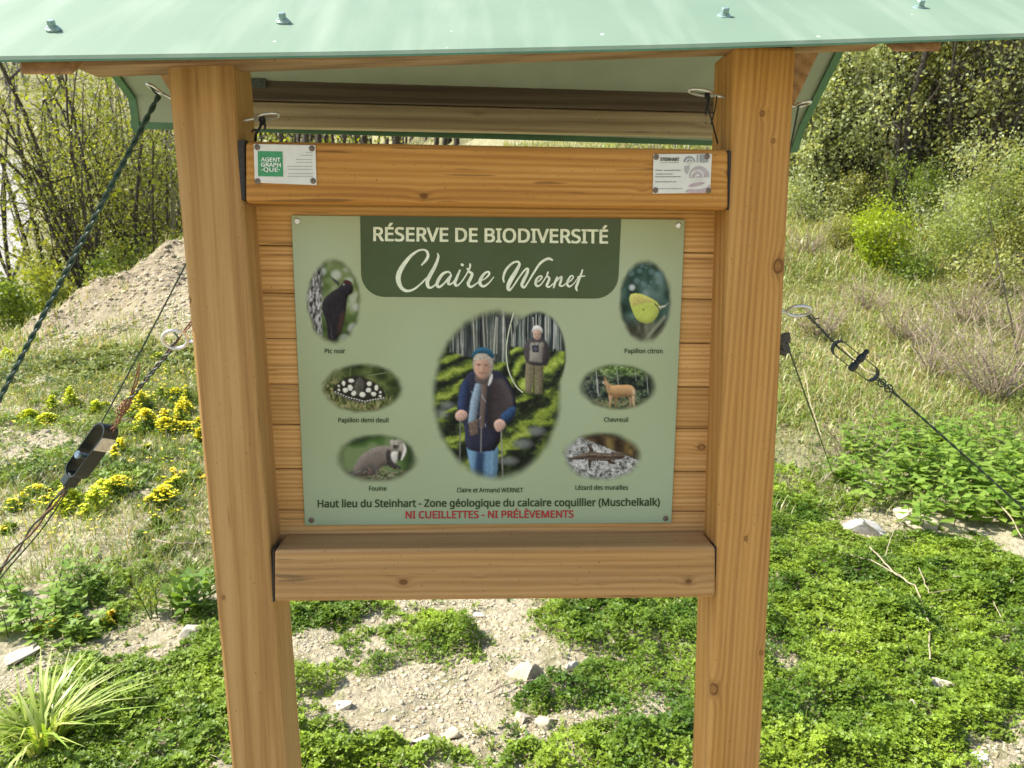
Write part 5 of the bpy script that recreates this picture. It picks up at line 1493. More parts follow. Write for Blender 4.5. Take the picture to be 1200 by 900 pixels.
# left, bundled wires from the ring to the tensioner and on to the ground
T0, T1 = at(124, 506, .085), at(90, 556, .085)
R1 = at(200, 410, .045)
ax = (T1 - T0).normalized(); sx_ = ax.cross(Vector((0, 1, 0))).normalized()
e = empty('guy_wire', R1, 'bundle of rusty and green wires from the left post ring to the ground', 'wire')
mb = MB()
K = at(152, 468, .065)
twist(mb, R1, K, .0022, .03, 2, rs=.0014)
tube(mb, [R1 + Vector((0, 0, .004)), at(205, 402, .036), at(209, 396, .04), at(203, 388, .045)], .0016, 6)
mb.build('upper_wire', WIREM, e)
mb = MB()
twist(mb, at(226, 376, .075), K, .0016, .09, 2, rs=.0012)
twist(mb, K, T0 + sx_ * .006, .0030, .05, 3, rs=.0012)
twist(mb, at(163, 430, .06), K, .0004, .2, 1, rs=.0011)
tube(mb, [at(163, 425, .06), at(162, 445, .058), K], .0011, 5)
for q in range(4):
    c = K.lerp(T0, .05 + .09 * q); pts = [c + (sx_ * math.cos(t) * .006 + Vector((0, 1, 0)) * math.sin(t) * .006 + ax * (t * .0012)) for t in np.linspace(0, 6.0, 12)]
    tube(mb, pts, .0012, 5)
mb.build('rusty_tie', RUSTW, e)
gend = line_to_ground(T1, at(0, 668, .10))
mb = MB(); twist(mb, T1, gend, .0034, .11, 2, rs=.0014); twist(mb, T1 + sx_ * .006, gend + Vector((.0, 0, -.06)), .0022, .2, 1, rs=.0012)
mb.build('lower_wire', WIREM, e)
mb = MB(); twist(mb, T1, gend, .0030, .13, 2, rs=.0013, phase=1.3); mb.build('rusty_tie', RUSTW, e)

def tensioner(T0, T1, w, label, yv, plate):
    """Wire tensioner: long oval strap loop, ratchet spindle and winding block."""
    e = empty('wire_tensioner', T0.lerp(T1, .5), label, 'tensioner')
    ax = (T1 - T0); L = ax.length; ax = ax / L
    yv = Vector(yv); s = ax.cross(yv).normalized(); yv = s.cross(ax).normalized()
    n = 28; mb = MB()
    loop = []
    for k in range(n):
        t = 2 * math.pi * k / n
        cx = (L / 2 - w) * (1 if math.cos(t) > 0 else -1)
        loop.append(T0.lerp(T1, .5) + ax * (cx + w * math.cos(t)) + s * (w * math.sin(t)))
    C0 = T0.lerp(T1, .5)
    for k in range(n):
        p, q = loop[k], loop[(k + 1) % n]
        pi, qi = p + (C0 - p).normalized() * .0028, q + (C0 - q).normalized() * .0028
        hw = yv * plate
        hexa(mb, [p - hw, q - hw, qi - hw, pi - hw], [p + hw, q + hw, qi + hw, pi + hw], 0)
    mb.build('strap_loop', TENS, e)
    return e, ax, s, C0, L
e, ax, s, C0, L = tensioner(at(129, 499, .085), at(86, 558, .085), .0138, 'dark green wire tensioner with pale sticker, left of the left post', (.55, 1, -.45), .012)
yv = s.cross(ax).normalized()
mb = MB(); lathe(mb, C0 - ax * -.010 - yv * .019, yv, [(0, .005), (.002, .0065), (.006, .0045), (.030, .0045), (.036, .0065), (.038, .005)], 14)
mb.build('winding_spindle', simple('steel_blue_spindle', (.16, .21, .25), .35, .7), e)
def oblong(c, ha, hs, hy, a_, s_, y_, mat, name, bev=.0015):
    mb = MB()
    q = [c - a_ * ha - s_ * hs, c + a_ * ha - s_ * hs, c + a_ * ha + s_ * hs, c - a_ * ha + s_ * hs]
    hexa(mb, [p - y_ * hy for p in q], [p + y_ * hy for p in q], bev, 2)
    return mb.build(name, mat, e)
oblong(C0 + ax * (L * .5 + .006), .011, .0085, .010, ax, s, yv, TENS, 'end_block', .003)
oblong(C0 - ax * (L * .5 - .026) - s * (.0140 if s.x < 0 else -.0140), .0120, .0010, .0108, ax, s, yv, simple('pale_sticker', (.50, .48, .42), .6, noise=.25, scale=260), 'sticker', .0004)

# right side
TA, TB = at(977, 403, .10), at(1027, 443, .11)
e, ax, s, C0, L = tensioner(TA, TB, .0125, 'black oval wire tensioner hanging right of the right post', (0, 1, .1), .0036)
mb = MB()
c = C0 + ax * .004
lathe(mb, c - s * .016, s, [(0, .0035), (.002, .006), (.012, .0062), (.014, .0045), (.019, .0045), (.021, .0062), (.028, .006), (.032, .004), (.036, .0038), (.038, .005), (.041, .003)], 12)
mb.build('winding_spindle', TENS, e)
e = empty('guy_wire', at(936, 364, .05), 'dark wire from the right post ring through the oval tensioner to the ground', 'wire')
mb = MB()
twist(mb, at(946, 369, .05), TA.lerp(TB, .12), .0014, .03, 2, rs=.0011)
tube(mb, [at(944, 371, .05), at(949, 366, .05), at(955, 374, .055), at(960, 373, .05)], .0011, 5)
tube(mb, [TA.lerp(TB, .1), C0], .0012, 5)
mb.build('upper_wire', WIREM, e)
mb = MB()
KB = at(1046, 459, .115)
twist(mb, TB, KB, .0020, .022, 2, rs=.0013)
for q in range(2):
    c = TB.lerp(KB, .35 + .4 * q)
    tube(mb, [c + ax * (.007 * math.cos(t)) + s * (.006 * math.sin(t)) for t in np.linspace(0, 6.0, 14)], .0011, 5)
tube(mb, [KB, KB - s * .010 + ax * .004], .0011, 5)
gend = line_to_ground(KB, at(1166, 566, .15))
twist(mb, KB, gend, .0012, .05, 2, rs=.0011)
mb.build('lower_wire', WIREM, e)
# thin wire down to the big stone, with a dark wrapped joint
a, b = at(922, 402, .10), g(991, 598)
mb = MB(); tube(mb, [a.lerp(b, t) for t in np.linspace(0, 1, 16)], .0017, 6)
ob = mb.build('guy_wire', WIREM, loc=b)
tag(ob, 'thin slack wire from behind the right post down to the largest pale stone', 'wire')
mb = MB()
for q in range(9):
    c = at(914 + rng.uniform(0, 9), 394 + q * 2.4, .098)
    hexa(mb, [c + Vector((rng.uniform(-.008, .006), -.004, rng.uniform(-.006, 0))), c + Vector((.008, -.004, -.004)), c + Vector((.006, -.003, .006)), c + Vector((-.006, -.004, .005))],
         [c + Vector((-.006, .004, -.004)), c + Vector((.007, .005, -.003)), c + Vector((.005, .004, .006)), c + Vector((-.005, .004, .004))], .001, 1)
mb.build('wrapped_joint', simple('crumpled_dark_tape', (.05, .05, .042), .6, noise=.4, scale=200), ob)
a, b = at(941, 122, .045), at(912, 255, .10)
mb = MB(); tube(mb, [at(944, 118, .044), a, at(936, 124, .05), at(933, 140, .055), at(928, 165, .06), b], .0014, 6)
tag(mb.build('guy_wire', WIREM, loc=a), 'short wire hooked at the upper right of the right post, dropping behind it', 'wire')
# black cords tied to the two inner eye bolts
mb = MB()
k0 = at(307, 141, .028)
for q in range(3):
    c = k0 + Vector((.0015 * q - .001, 0, 0))
    tube(mb, [c + Vector((0, .0055 * math.cos(t), .005 * math.sin(t))) for t in np.linspace(0, 6.28, 12)], .0016, 6)
tube(mb, [k0 + Vector((0, -.004, -.003)), at(305, 149, .022), at(300, 157, .02), at(299, 168, .03)], .0020, 6)
tube(mb, [k0 + Vector((.002, -.004, -.003)), at(311, 147, .02), at(310, 152, .02)], .0017, 6)
tube(mb, [at(301, 153, .021), at(297, 152, .018), at(295, 155, .018)], .0015, 6)
tag(mb.build('cord', BLACK, loc=k0), 'black cord knotted on the eye bolt above the green logo plaque', 'cord')
mb = MB()
k0 = at(828, 111, .028)
for q in range(2):
    tube(mb, [k0 + Vector((.002 * q, .005 * math.cos(t), .005 * math.sin(t))) for t in np.linspace(0, 6.28, 12)], .0013, 6)
tube(mb, [k0 + Vector((0, -.004, -.003)), at(829, 124, .022), at(835, 145, .03), at(841, 168, .04)], .0011, 6)
tube(mb, [k0 + Vector((.003, -.004, -.003)), at(828, 128, .02), at(827, 135, .022)], .0015, 6)
tube(mb, [at(840, 112, .03), at(838, 128, .035), at(833, 146, .04)], .0010, 6)
tag(mb.build('cord', BLACK, loc=k0), 'thin black cord dangling from the eye bolt above the ammonite plaque', 'cord')
# ------------------------------------------------------------------ plants
def barkmat(name, lo, hi):
    m, nt, out = newmat(name)
    tc = nd(nt, 'ShaderNodeTexCoord')
    mp = nd(nt, 'ShaderNodeMapping'); mp.inputs['Scale'].default_value = (9, 9, 2); nt.links.new(tc.outputs['Object'], mp.inputs['Vector'])
    n = nd(nt, 'ShaderNodeTexNoise', in_Scale=2, in_Detail=6, in_Roughness=.7); nt.links.new(mp.outputs[0], n.inputs['Vector'])
    r = ramp(nt, [(.32, lo), (.7, hi)]); nt.links.new(n.outputs[0], r.inputs[0])
    principled(nt, out, r.outputs[0], .85, 0, .2, n.outputs[0], .6, .01)
    return m
BARK_D = barkmat('dark_bark', (.030, .026, .020), (.085, .072, .055))
BARK_P = barkmat('pale_bark', (.20, .19, .16), (.44, .42, .36))
BARK_G = barkmat('grey_bark', (.12, .11, .09), (.30, .28, .23))
DRY = barkmat('dry_twig', (.20, .15, .11), (.44, .36, .27))
STRAW = barkmat('straw_stalk', (.26, .21, .13), (.50, .43, .29))

def wander(p, d, L, n, wob, up=0.0, r=None):
    r = r or random
    pts = [Vector(p)]; d = Vector(d).normalized()
    for i in range(n):
        d = (d + Vector((r.gauss(0, wob), r.gauss(0, wob), r.gauss(0, wob) + up))).normalized()
        pts.append(pts[-1] + d * (L / n))
    return pts

def woody(name, base, label, cat, group, stems, height, spread, rad0, bark, leafc, nleaf, leafsz, twigs=(7, 5), start=.25, lean=(0, 0, 0), cluster=.16, droop=0.0, seed=1, wob=.10, leafmul=(1, 1), loosen=1.0):
    """Tree or shrub: wandering stems, branches and twigs, leaves gathered round the twigs."""
    rs = random.Random(seed)
    base = Vector(base); base.z = float(H(base.x, base.y)) - .05
    root = empty(name, base, label, cat, group)
    mt, mbr, tips = MB(), MB(), []
    for s in range(stems):
        a = rs.uniform(0, 6.28); sp = spread * rs.uniform(.3, 1.0) if stems > 1 else spread * .3
        d = Vector((math.cos(a) * sp + lean[0], math.sin(a) * sp + lean[1], 1 + lean[2]))
        L = height * rs.uniform(.65, 1.05)
        b0 = base + Vector((math.cos(a), math.sin(a), 0)) * rs.uniform(0, .12) * min(1.0, stems / 3) * min(height / 3, 1.2)
        st = wander(b0, d, L, 9, wob * .6, .03, rs)
        r0 = rad0 * rs.uniform(.6, 1.1)
        tube(mt, st, np.linspace(r0, r0 * .22, 10), 6)
        for q in range(twigs[0]):
            t = start + (1 - start) * (q + rs.random()) / twigs[0]
            i = min(8, int(t * 9)); p = st[i].lerp(st[i + 1], t * 9 - i)
            sd = (st[i + 1] - st[i]).normalized()
            a2 = rs.uniform(0, 6.28)
            bd = (Vector((math.cos(a2), math.sin(a2), rs.uniform(.1, .9))) + sd * .7)
            bl = L * rs.uniform(.22, .42) * (1.15 - .6 * t)
            br = wander(p, bd, bl, 6, wob * 1.4, -droop, rs)
            rb = r0 * (1 - .7 * t) * .42
            tube(mbr, br, np.linspace(rb, rb * .25, 7), 5)
            for k in range(twigs[1]):
                tt = rs.uniform(.25, 1.0); j = min(5, int(tt * 6)); pp = br[j].lerp(br[j + 1], tt * 6 - j)
                a3 = rs.uniform(0, 6.28)
                tw = wander(pp, Vector((math.cos(a3), math.sin(a3), rs.uniform(-.2, .9))), bl * rs.uniform(.2, .45), 3, .2, -droop, rs)
                tube(mbr, tw, np.linspace(rb * .3, rb * .12, 4), 3, cap=False)
                tips += tw[1:]
    mt.build('trunk', bark, root, smooth=True)
    mbr.build('branches', bark, root, smooth=True)
    if nleaf:
        T = np.array([tuple(p) for p in tips])
        # uneven crown: every twig point gets its own weight, some nearly bare
        r_ = np.random.default_rng(seed)
        w = np.clip(fbm(T[:, 0] * 1.7 + T[:, 2], T[:, 1] * 1.7 - T[:, 2] * .7, 1.6 / max(height * .22, .4), seed, 3) - .36, 0.02, 1) ** 1.3
        idx = r_.choice(len(T), nleaf, p=w / w.sum())
        P = T[idx] + r_.normal(0, cluster * .5 * loosen, (nleaf, 3)) * np.array([1, 1, .8])
        D = unit(rdir(nleaf) + np.array([0, 0, -.15 - droop])); S = side_of(D)
        sz = leafsz * rng.uniform(.55, 1.3, nleaf)
        cl = fbm(P[:, 0] + P[:, 2], P[:, 1], 2.2, seed + 9, 2)[:, None]
        a, b = np.array(leafc[0])[None], np.array(leafc[1])[None]
        C = (a * (1 - cl) + b * cl) * (1 + rng.uniform(-.25, .25, (nleaf, 1)))
        V, Fc, Cc = kites(P, D, S, sz, sz * .62, C, .14)
        mk('crown', V, Fc, LEAF, root, col=Cc)
    return root

def on(px, Y):
    """Ground point at distance row Y under photo column px."""
    x = CAM.x + (ray(px, 300).x / ray(px, 300).y) * (Y - CAM.y)
    return Vector((x, Y, 0))

YG = ((.15, .20, .022), (.32, .35, .06))         # yellow green young leaves
PALE = ((.29, .35, .13), (.52, .57, .32))          # silvery green
MID = ((.12, .19, .025), (.23, .30, .06))
OLIVE = ((.23, .26, .07), (.37, .39, .14))

# left: leaning multi-stem trees below the mound, young leaves
LT = [
    (118, 15.0, 6, 7.5, .28, .062, BARK_D, YG, 5200, (-.06, 0, 0), 'dark multi stemmed tree just right of the pale road, young yellow green leaves'),
    (178, 16.0, 5, 7.5, .30, .070, BARK_D, YG, 6500, (-.30, 0, 0), 'tree with dark trunks leaning left behind the twisted green rope'),
    (88, 18.5, 5, 6.5, .26, .055, BARK_D, YG, 5200, (.05, 0, 0), 'thin stemmed bushy tree on the bank right beside the road, leaning trunks to its right'),
    (225, 17.0, 5, 8.0, .30, .055, BARK_G, YG, 8000, (-.02, 0, 0), 'leafy yellow green tree right beside the left post, behind the stony mound'),
    (150, 21.0, 4, 9.5, .25, .075, BARK_D, OLIVE, 7000, (.05, 0, 0), 'taller olive green tree standing behind the leaning dark trunks on the left'),
    (128, 27.0, 4, 8.5, .25, .07, BARK_G, OLIVE, 2600, (.06, 0, 0), 'nearly bare grey tree far behind the dark multi stemmed tree'),
    (90, 26.0, 4, 10.0, .22, .08, BARK_G, OLIVE, 4500, (0, 0, 0), 'sparse grey tree far behind, between the road and the leaning trunks'),
]
for i, (px, Y, n, h, sp, r0, bk, lc, nl, ln, lab) in enumerate(LT):
    woody('tree', on(px, Y), lab, 'tree', 'trees below the stony mound', n + 2, h, sp, r0 * .9, bk, lc, int(nl * 1.25), .052, (9, 7), .22, ln, .42, .02, 40 + i, .12)
# low growth along the foot of those trees
for i, (px, Y, h, nl, lab) in enumerate((
        (30, 12.6, 1.5, 5200, 'low green bush at the left edge, at the foot of the mound below the road'), (85, 13.2, 1.7, 5200, 'low leafy bush at the base of the dark stems by the road'),
        (150, 14.2, 1.6, 5000, 'low bush behind the crest of the stony mound, under the leaning trunks'), (205, 14.6, 1.5, 4200, 'small green bush above the crest of the mound against the left post'))):
    woody('bush', on(px, Y), lab, 'bush', 'low bushes behind the mound', 7, h, .8, .018, BARK_D, YG if i % 2 else MID, nl, .075, (6, 5), .1, (0, 0, 0), .28, .0, 60 + i, .16)

# right: dense spring thicket
def foot(px, py):
    p = g(px, py); return Vector((p.x, p.y, 0))
RT = [
    (955, 246, 6, 3.4, .45, .040, BARK_D, PALE, 15000, 'silvery green shrub close behind the right post under the roof corner'),
    (1005, 242, 7, 4.0, .40, .042, BARK_D, PALE, 17000, 'silvery green shrub with dark stems left of the dark double trunk'),
    (1062, 256, 3, 5.2, .16, .085, BARK_D, PALE, 2600, 'shrub tree with a dark double trunk below the right rafter end'),
    (1100, 246, 7, 4.2, .30, .045, BARK_D, OLIVE, 14000, 'olive green shrub between the dark double trunk and the tall thin stems'),
    (1150, 262, 8, 4.8, .16, .045, BARK_D, PALE, 4200, 'tall shrub of many upright thin stems near the right edge'),
    (1205, 252, 7, 4.4, .34, .04, BARK_D, OLIVE, 13000, 'leafy shrub cut by the right edge of the photo'),
    (980, 222, 5, 5.5, .34, .05, BARK_D, PALE, 8000, 'taller silvery shrub behind the first one beside the right post'),
    (1078, 219, 5, 6.0, .26, .06, BARK_P, PALE, 7000, 'tall pale shrub standing in the second row behind the dark double trunk'),
    (1165, 220, 6, 6.0, .24, .06, BARK_P, OLIVE, 6500, 'tall olive shrub in the second row behind the upright thin stems'),
    (1235, 225, 5, 6.0, .34, .05, BARK_D, PALE, 7000, 'tall pale shrub standing just past the right edge behind the leafy one'),
]
for i, (px, py, n, h, sp, r0, bk, lc, nl, lab) in enumerate(RT):
    woody('shrub', foot(px, py), lab, 'shrub', 'shrubs of the thicket on the right', int(n * 1.6), h, sp * .85, r0 * .8, bk, lc, int(nl * .72), .064, (9, 6), .08, (0, 0, 0), .22, .0, 80 + i, .12)
for i, (px, py, n, h, lc, nl, lab) in enumerate((
        (945, 262, 8, .9, PALE, 2600, 'low silvery bush at the foot of the thicket touching the right post'), (1000, 262, 9, 1.0, OLIVE, 3000, 'low olive bush at the foot of the thicket above the lime green bush'),
        (1070, 268, 9, 1.2, MID, 3200, 'rounded fresh green bush at the foot of the dark double trunk'), (1105, 285, 9, .9, PALE, 2600, 'low pale bush between the double trunk and the loose pale green shrub'),
        (1150, 275, 10, 1.5, PALE, 3600, 'pale bushy growth under the upright thin stems'), (1205, 285, 9, 1.4, MID, 3400, 'fresh green bush cut by the right edge below the thicket'),
        (1065, 330, 7, .5, MID, 1500, 'small fresh green bush just right of the lime green bush'), (1150, 345, 8, .7, OLIVE, 1900, 'low olive bush between the loose pale green shrub and the bare brown bush'))):
    woody('low_bush', foot(px, py), lab, 'bush', 'low bushes at the foot of the thicket', n, h, .8, .010, BARK_G, lc, nl, .045, (6, 5), .06, (0, 0, 0), .2, 0, 160 + i, .18)
LIME = ((.25, .36, .015), (.40, .48, .04))
woody('shrub', foot(1027, 316), 'bright lime green young bush standing alone in the meadow', 'bush', None, 12, .85, .50, .009, BARK_G, LIME, 5200, .042, (6, 5), .05, (0, 0, 0), .16, 0, 101, .14)
woody('shrub', foot(1118, 318), 'loose pale green young shrub right of the lime green bush', 'bush', None, 9, 1.3, .6, .010, BARK_G, ((.20, .27, .05), (.34, .40, .13)), 5200, .036, (6, 5), .1, (0, 0, 0), .22, 0, 102, .16)
woody('shrub', foot(1185, 315), 'leafy green shrub behind the bare brown bush at the right edge', 'bush', None, 8, 1.5, .6, .012, BARK_D, OLIVE, 5600, .042, (6, 5), .1, (0, 0, 0), .22, 0, 103, .16)
woody('shrub', foot(985, 290), 'low olive green bush between the right post and the lime green bush', 'bush', None, 8, .6, .7, .008, BARK_G, OLIVE, 2400, .04, (5, 4), .1, (0, 0, 0), .2, 0, 109, .16)
woody('bare_bush', foot(1165, 470), 'bare brown twiggy bush in front of the thicket at the right', 'bush', None, 26, 1.05, 1.1, .0085, DRY, OLIVE, 500, .022, (8, 7), .1, (-.15, 0, 0), .1, .02, 104, .2)
woody('bare_bush', foot(1092, 440), 'smaller bare greyish bush left of the larger bare brown one', 'bush', None, 20, .85, 1.2, .0075, DRY, OLIVE, 200, .02, (6, 5), .1, (0, 0, 0), .1, .02, 105, .22)
for i, (px, py, n, h, lab) in enumerate((
        (960, 395, 16, .50, 'dry grey brown twig tangle in the meadow just above the ring on the right post'), (1015, 365, 14, .45, 'dry brown twig tangle below the lime green bush'),
        (1060, 400, 16, .50, 'wispy dry scrub between the lime green bush and the bare greyish bush'), (1130, 380, 18, .7, 'dry brown scrub below the loose pale green shrub'),
        (945, 300, 12, .5, 'greyish dry scrub against the right post at the foot of the thicket'), (1195, 400, 18, .8, 'dry scrub cut by the right edge above the bare brown bush'))):
    woody('dry_scrub', foot(px, py), lab, 'bush', 'dry scrub in the meadow', int(n * 1.5), h * 1.15, 1.1, .0085, DRY, OLIVE, 500, .026, (7, 6), .1, (0, 0, 0), .14, .02, 130 + i, .22)
woody('bramble', foot(1000, 548), 'tangle of dry brown bramble stems right of the right post above the leafy herbs', 'bramble', None, 18, .45, 1.6, .0055, DRY, OLIVE, 120, .02, (5, 4), .1, (0, 0, 0), .08, .08, 106, .26)
woody('bramble', foot(945, 580), 'low dry brown bramble tangle touching the right post above the clover', 'bramble', None, 12, .34, 1.8, .0045, DRY, OLIVE, 80, .016, (5, 4), .1, (0, 0, 0), .08, .1, 107, .28)
woody('branch_arch', foot(1200, 440), 'dark branch arching down from the right edge over the bare bush', 'branch', None, 2, 1.7, .4, .010, BARK_D, OLIVE, 40, .03, (4, 3), .3, (-.45, 0, 0), .1, .05, 108, .12)

# the woods beyond, too far off to count
def woodmass(name, label, n_stem, n_leaf, xr, yr, hr, lc, leafsz, bark, keep=None):
    x = rng.uniform(*xr, n_stem); y = rng.uniform(*yr, n_stem)
    if keep is not None:
        k = keep(x, y); x, y = x[k], y[k]
    n = len(x); z = H(x, y); h = rng.uniform(*hr, n)
    mb = MB()
    tips = []
    for i in range(n):
        b = Vector((x[i], y[i], z[i] - .1))
        st = wander(b, (random.gauss(0, .12), random.gauss(0, .12), 1), h[i], 5, .07)
        r0 = h[i] * .011
        tube(mb, st, np.linspace(r0, r0 * .3, 6), 4, cap=False)
        tips += st[2:]
        for q in range(5):
            p = st[2 + q % 3].lerp(st[3 + q % 3], random.random())
            br = wander(p, (random.gauss(0, 1), random.gauss(0, 1), .8), h[i] * random.uniform(.15, .35), 3, .15)
            tube(mb, br, np.linspace(r0 * .35, r0 * .1, 4), 3, cap=False); tips += br[1:]
    o = mb.build(name, bark, smooth=True)
    T = np.array([tuple(p) for p in tips])
    w = np.clip(fbm(T[:, 0], T[:, 1] + T[:, 2], .35, 5, 3) - .33, .02, 1) ** 1.4
    idx = rng.choice(len(T), n_leaf, p=w / w.sum())
    P = T[idx] + rng.normal(0, leafsz * 3.2, (n_leaf, 3)); D = rdir(n_leaf); S = side_of(D)
    cl = fbm(P[:, 0], P[:, 1] + P[:, 2], .5, 77, 2)[:, None]
    C = (np.array(lc[0])[None] * (1 - cl) + np.array(lc[1])[None] * cl) * (1 + rng.uniform(-.3, .3, (n_leaf, 1)))
    sz = leafsz * rng.uniform(.5, 1.3, n_leaf)
    V, Fc, Cc = kites(P, D, S, sz, sz * .7, C, .1)
    c = mk('foliage', V, Fc, LEAF, o, col=Cc)
    tag(o, label, 'woods', kind='stuff')
    return o
woodmass('far_woods', 'bare grey brown woods covering the far hillside at the upper left', 520, 12000, (-85, -8), (36, 95), (7, 12), ((.26, .22, .20), (.32, .29, .22)), .22, BARK_G,  # leaf colour paled and greyed, standing in for distance haze
         lambda x, y: ~((x < -17) & (y < 52)))
woodmass('hillside_woods', 'dense green woods rising on the slope behind the thicket', 340, 50000, (1, 26), (17, 34), (4, 6.5), PALE, .10, BARK_G)
woodmass('understory', 'tangled low undergrowth at the foot of the thicket', 320, 60000, (3.0, 15), (12.2, 17), (.7, 2.4), PALE, .05, BARK_G)
woodmass('valley_woods', 'green woods filling the valley behind the board', 220, 26000, (-12, 3), (17, 38), (5, 9), YG, .15, BARK_D, lambda x, y: x > -13 + (y - 17) * .1)


# ---- herbs and flowers
def herb(name, px, py, label, cat, n, h, w, leafL, leafW, cols, droop=.5, group=None, seed=1, upright=.5, stemcol=(.10, .16, .04)):
    """Leafy clump: stems with leaves in pairs."""
    r = np.random.default_rng(seed)
    p = g(px, py)
    base = Vector((p.x, p.y, float(H(p.x, p.y))))
    root = empty(name, base, label, cat, group)
    mb = MB(); Ps, Ds, Ls = [], [], []
    for s in range(n):
        a = r.uniform(0, 6.28); q = w * math.sqrt(r.uniform(0, 1))
        bx, by = base.x + q * math.cos(a), base.y + q * math.sin(a)
        b = Vector((bx, by, float(H(bx, by)) - .01))
        hh = h * r.uniform(.5, 1.1)
        tip = b + Vector((r.normal(0, .22) * hh + math.cos(a) * q * .4, r.normal(0, .22) * hh + math.sin(a) * q * .4, hh))
        tube(mb, [b, b.lerp(tip, .5) + Vector((0, 0, .02 * hh)), tip], [.0028, .0022, .0014], 4, stemcol)
        k = int(r.integers(4, 8))
        for j in range(k):
            t = .2 + .8 * (j + 1) / k
            aa = j * 1.57 + r.uniform(-.4, .4)
            for o2 in (0, math.pi):
                Ps.append(b.lerp(tip, t)); Ds.append((math.cos(aa + o2), math.sin(aa + o2), r.uniform(-droop, upright))); Ls.append(leafL * (1.15 - .55 * t) * r.uniform(.7, 1.2))
    P = np.array([tuple(x) for x in Ps]); D = unit(np.array(Ds)); L = np.array(Ls)
    Zv = np.tile(np.array([[0, 0, 1.0]]), (len(P), 1)); S = unit(np.cross(D, Zv))
    m = len(P); tint = rng.uniform(0, 1, (m, 1))
    C = (np.array(cols[0])[None] * (1 - tint) + np.array(cols[1])[None] * tint)
    V, Fc, Cc = kites(P, D, S, L, L * leafW, C, -.12)
    mk('leaves', V, Fc, LEAF, root, col=Cc)
    mb.build('stems', GRASS, root)
    return root
NET = ((.14, .26, .03), (.32, .45, .09))
for i, (px, py, n, h, w, lab) in enumerate((
        (1075, 596, 26, .26, .34, 'leafy green herb clump left of where the oval tensioner wire meets the ground'), (1150, 590, 44, .34, .42, 'largest leafy green herb clump, at the lower end of the oval tensioner wire'),
        (1195, 600, 34, .32, .35, 'dark leafy herb clump cut by the right edge below the wire end'), (1035, 552, 20, .22, .36, 'low leafy herbs between the dry bramble and the white rock ledge'),
        (1120, 552, 34, .30, .45, 'bright leafy herb clump in the row behind the wire end'), (1185, 545, 30, .32, .4, 'tall leafy herb clump at the right edge under the bare bush'), (1085, 542, 24, .24, .4, 'small leafy herbs under the smaller bare bush'))):
    herb('leafy_herb', px, py, lab, 'herb', int(n * 1.25), h * 1.0, w, .10, .62, NET, group='leafy herbs on the right', seed=200 + i)
herb('leafy_herb', 221, 722, 'broad leaved green plant touching the left edge of the left post', 'herb', 8, .18, .08, .115, .42, ((.12, .22, .04), (.24, .36, .08)), .1, seed=220, upright=1.2)
herb('leafy_herb', 188, 722, 'narrow leaved yellow green plant left of the broad leaved one', 'herb', 5, .17, .04, .07, .2, ((.16, .24, .03), (.28, .33, .06)), .0, seed=221, upright=1.6)
herb('leafy_herb', 25, 725, 'wide leafy green herb patch at the left edge behind the bright grass tuft', 'herb', 26, .15, .22, .08, .5, NET, seed=222)
herb('leafy_herb', 75, 735, 'leafy green herbs with golden flower heads above the clover', 'herb', 18, .12, .15, .06, .5, NET, seed=223)
herb('leafy_herb', 15, 560, 'grey green herb patch at the left edge beside the wires', 'herb', 22, .10, .22, .04, .4, ((.08, .13, .05), (.14, .19, .08)), seed=224)
herb('leafy_herb', 45, 440, 'dark green herb patch far left below the stony mound', 'herb', 26, .16, .42, .07, .4, ((.06, .11, .03), (.12, .18, .05)), seed=225)
herb('leafy_herb', 130, 440, 'wide green herb patch at the foot of the mound', 'herb', 26, .14, .5, .07, .4, ((.08, .14, .03), (.16, .22, .05)), seed=226)
herb('leafy_herb', 213, 600, 'small grey green cushion beside the left post below the golden flowers', 'herb', 10, .05, .08, .025, .3, ((.10, .16, .06), (.16, .22, .09)), seed=227)
herb('leafy_herb', 190, 540, 'grey green feathery cushion between two golden flower clumps', 'herb', 26, .08, .2, .03, .25, ((.08, .14, .05), (.14, .20, .08)), seed=228)

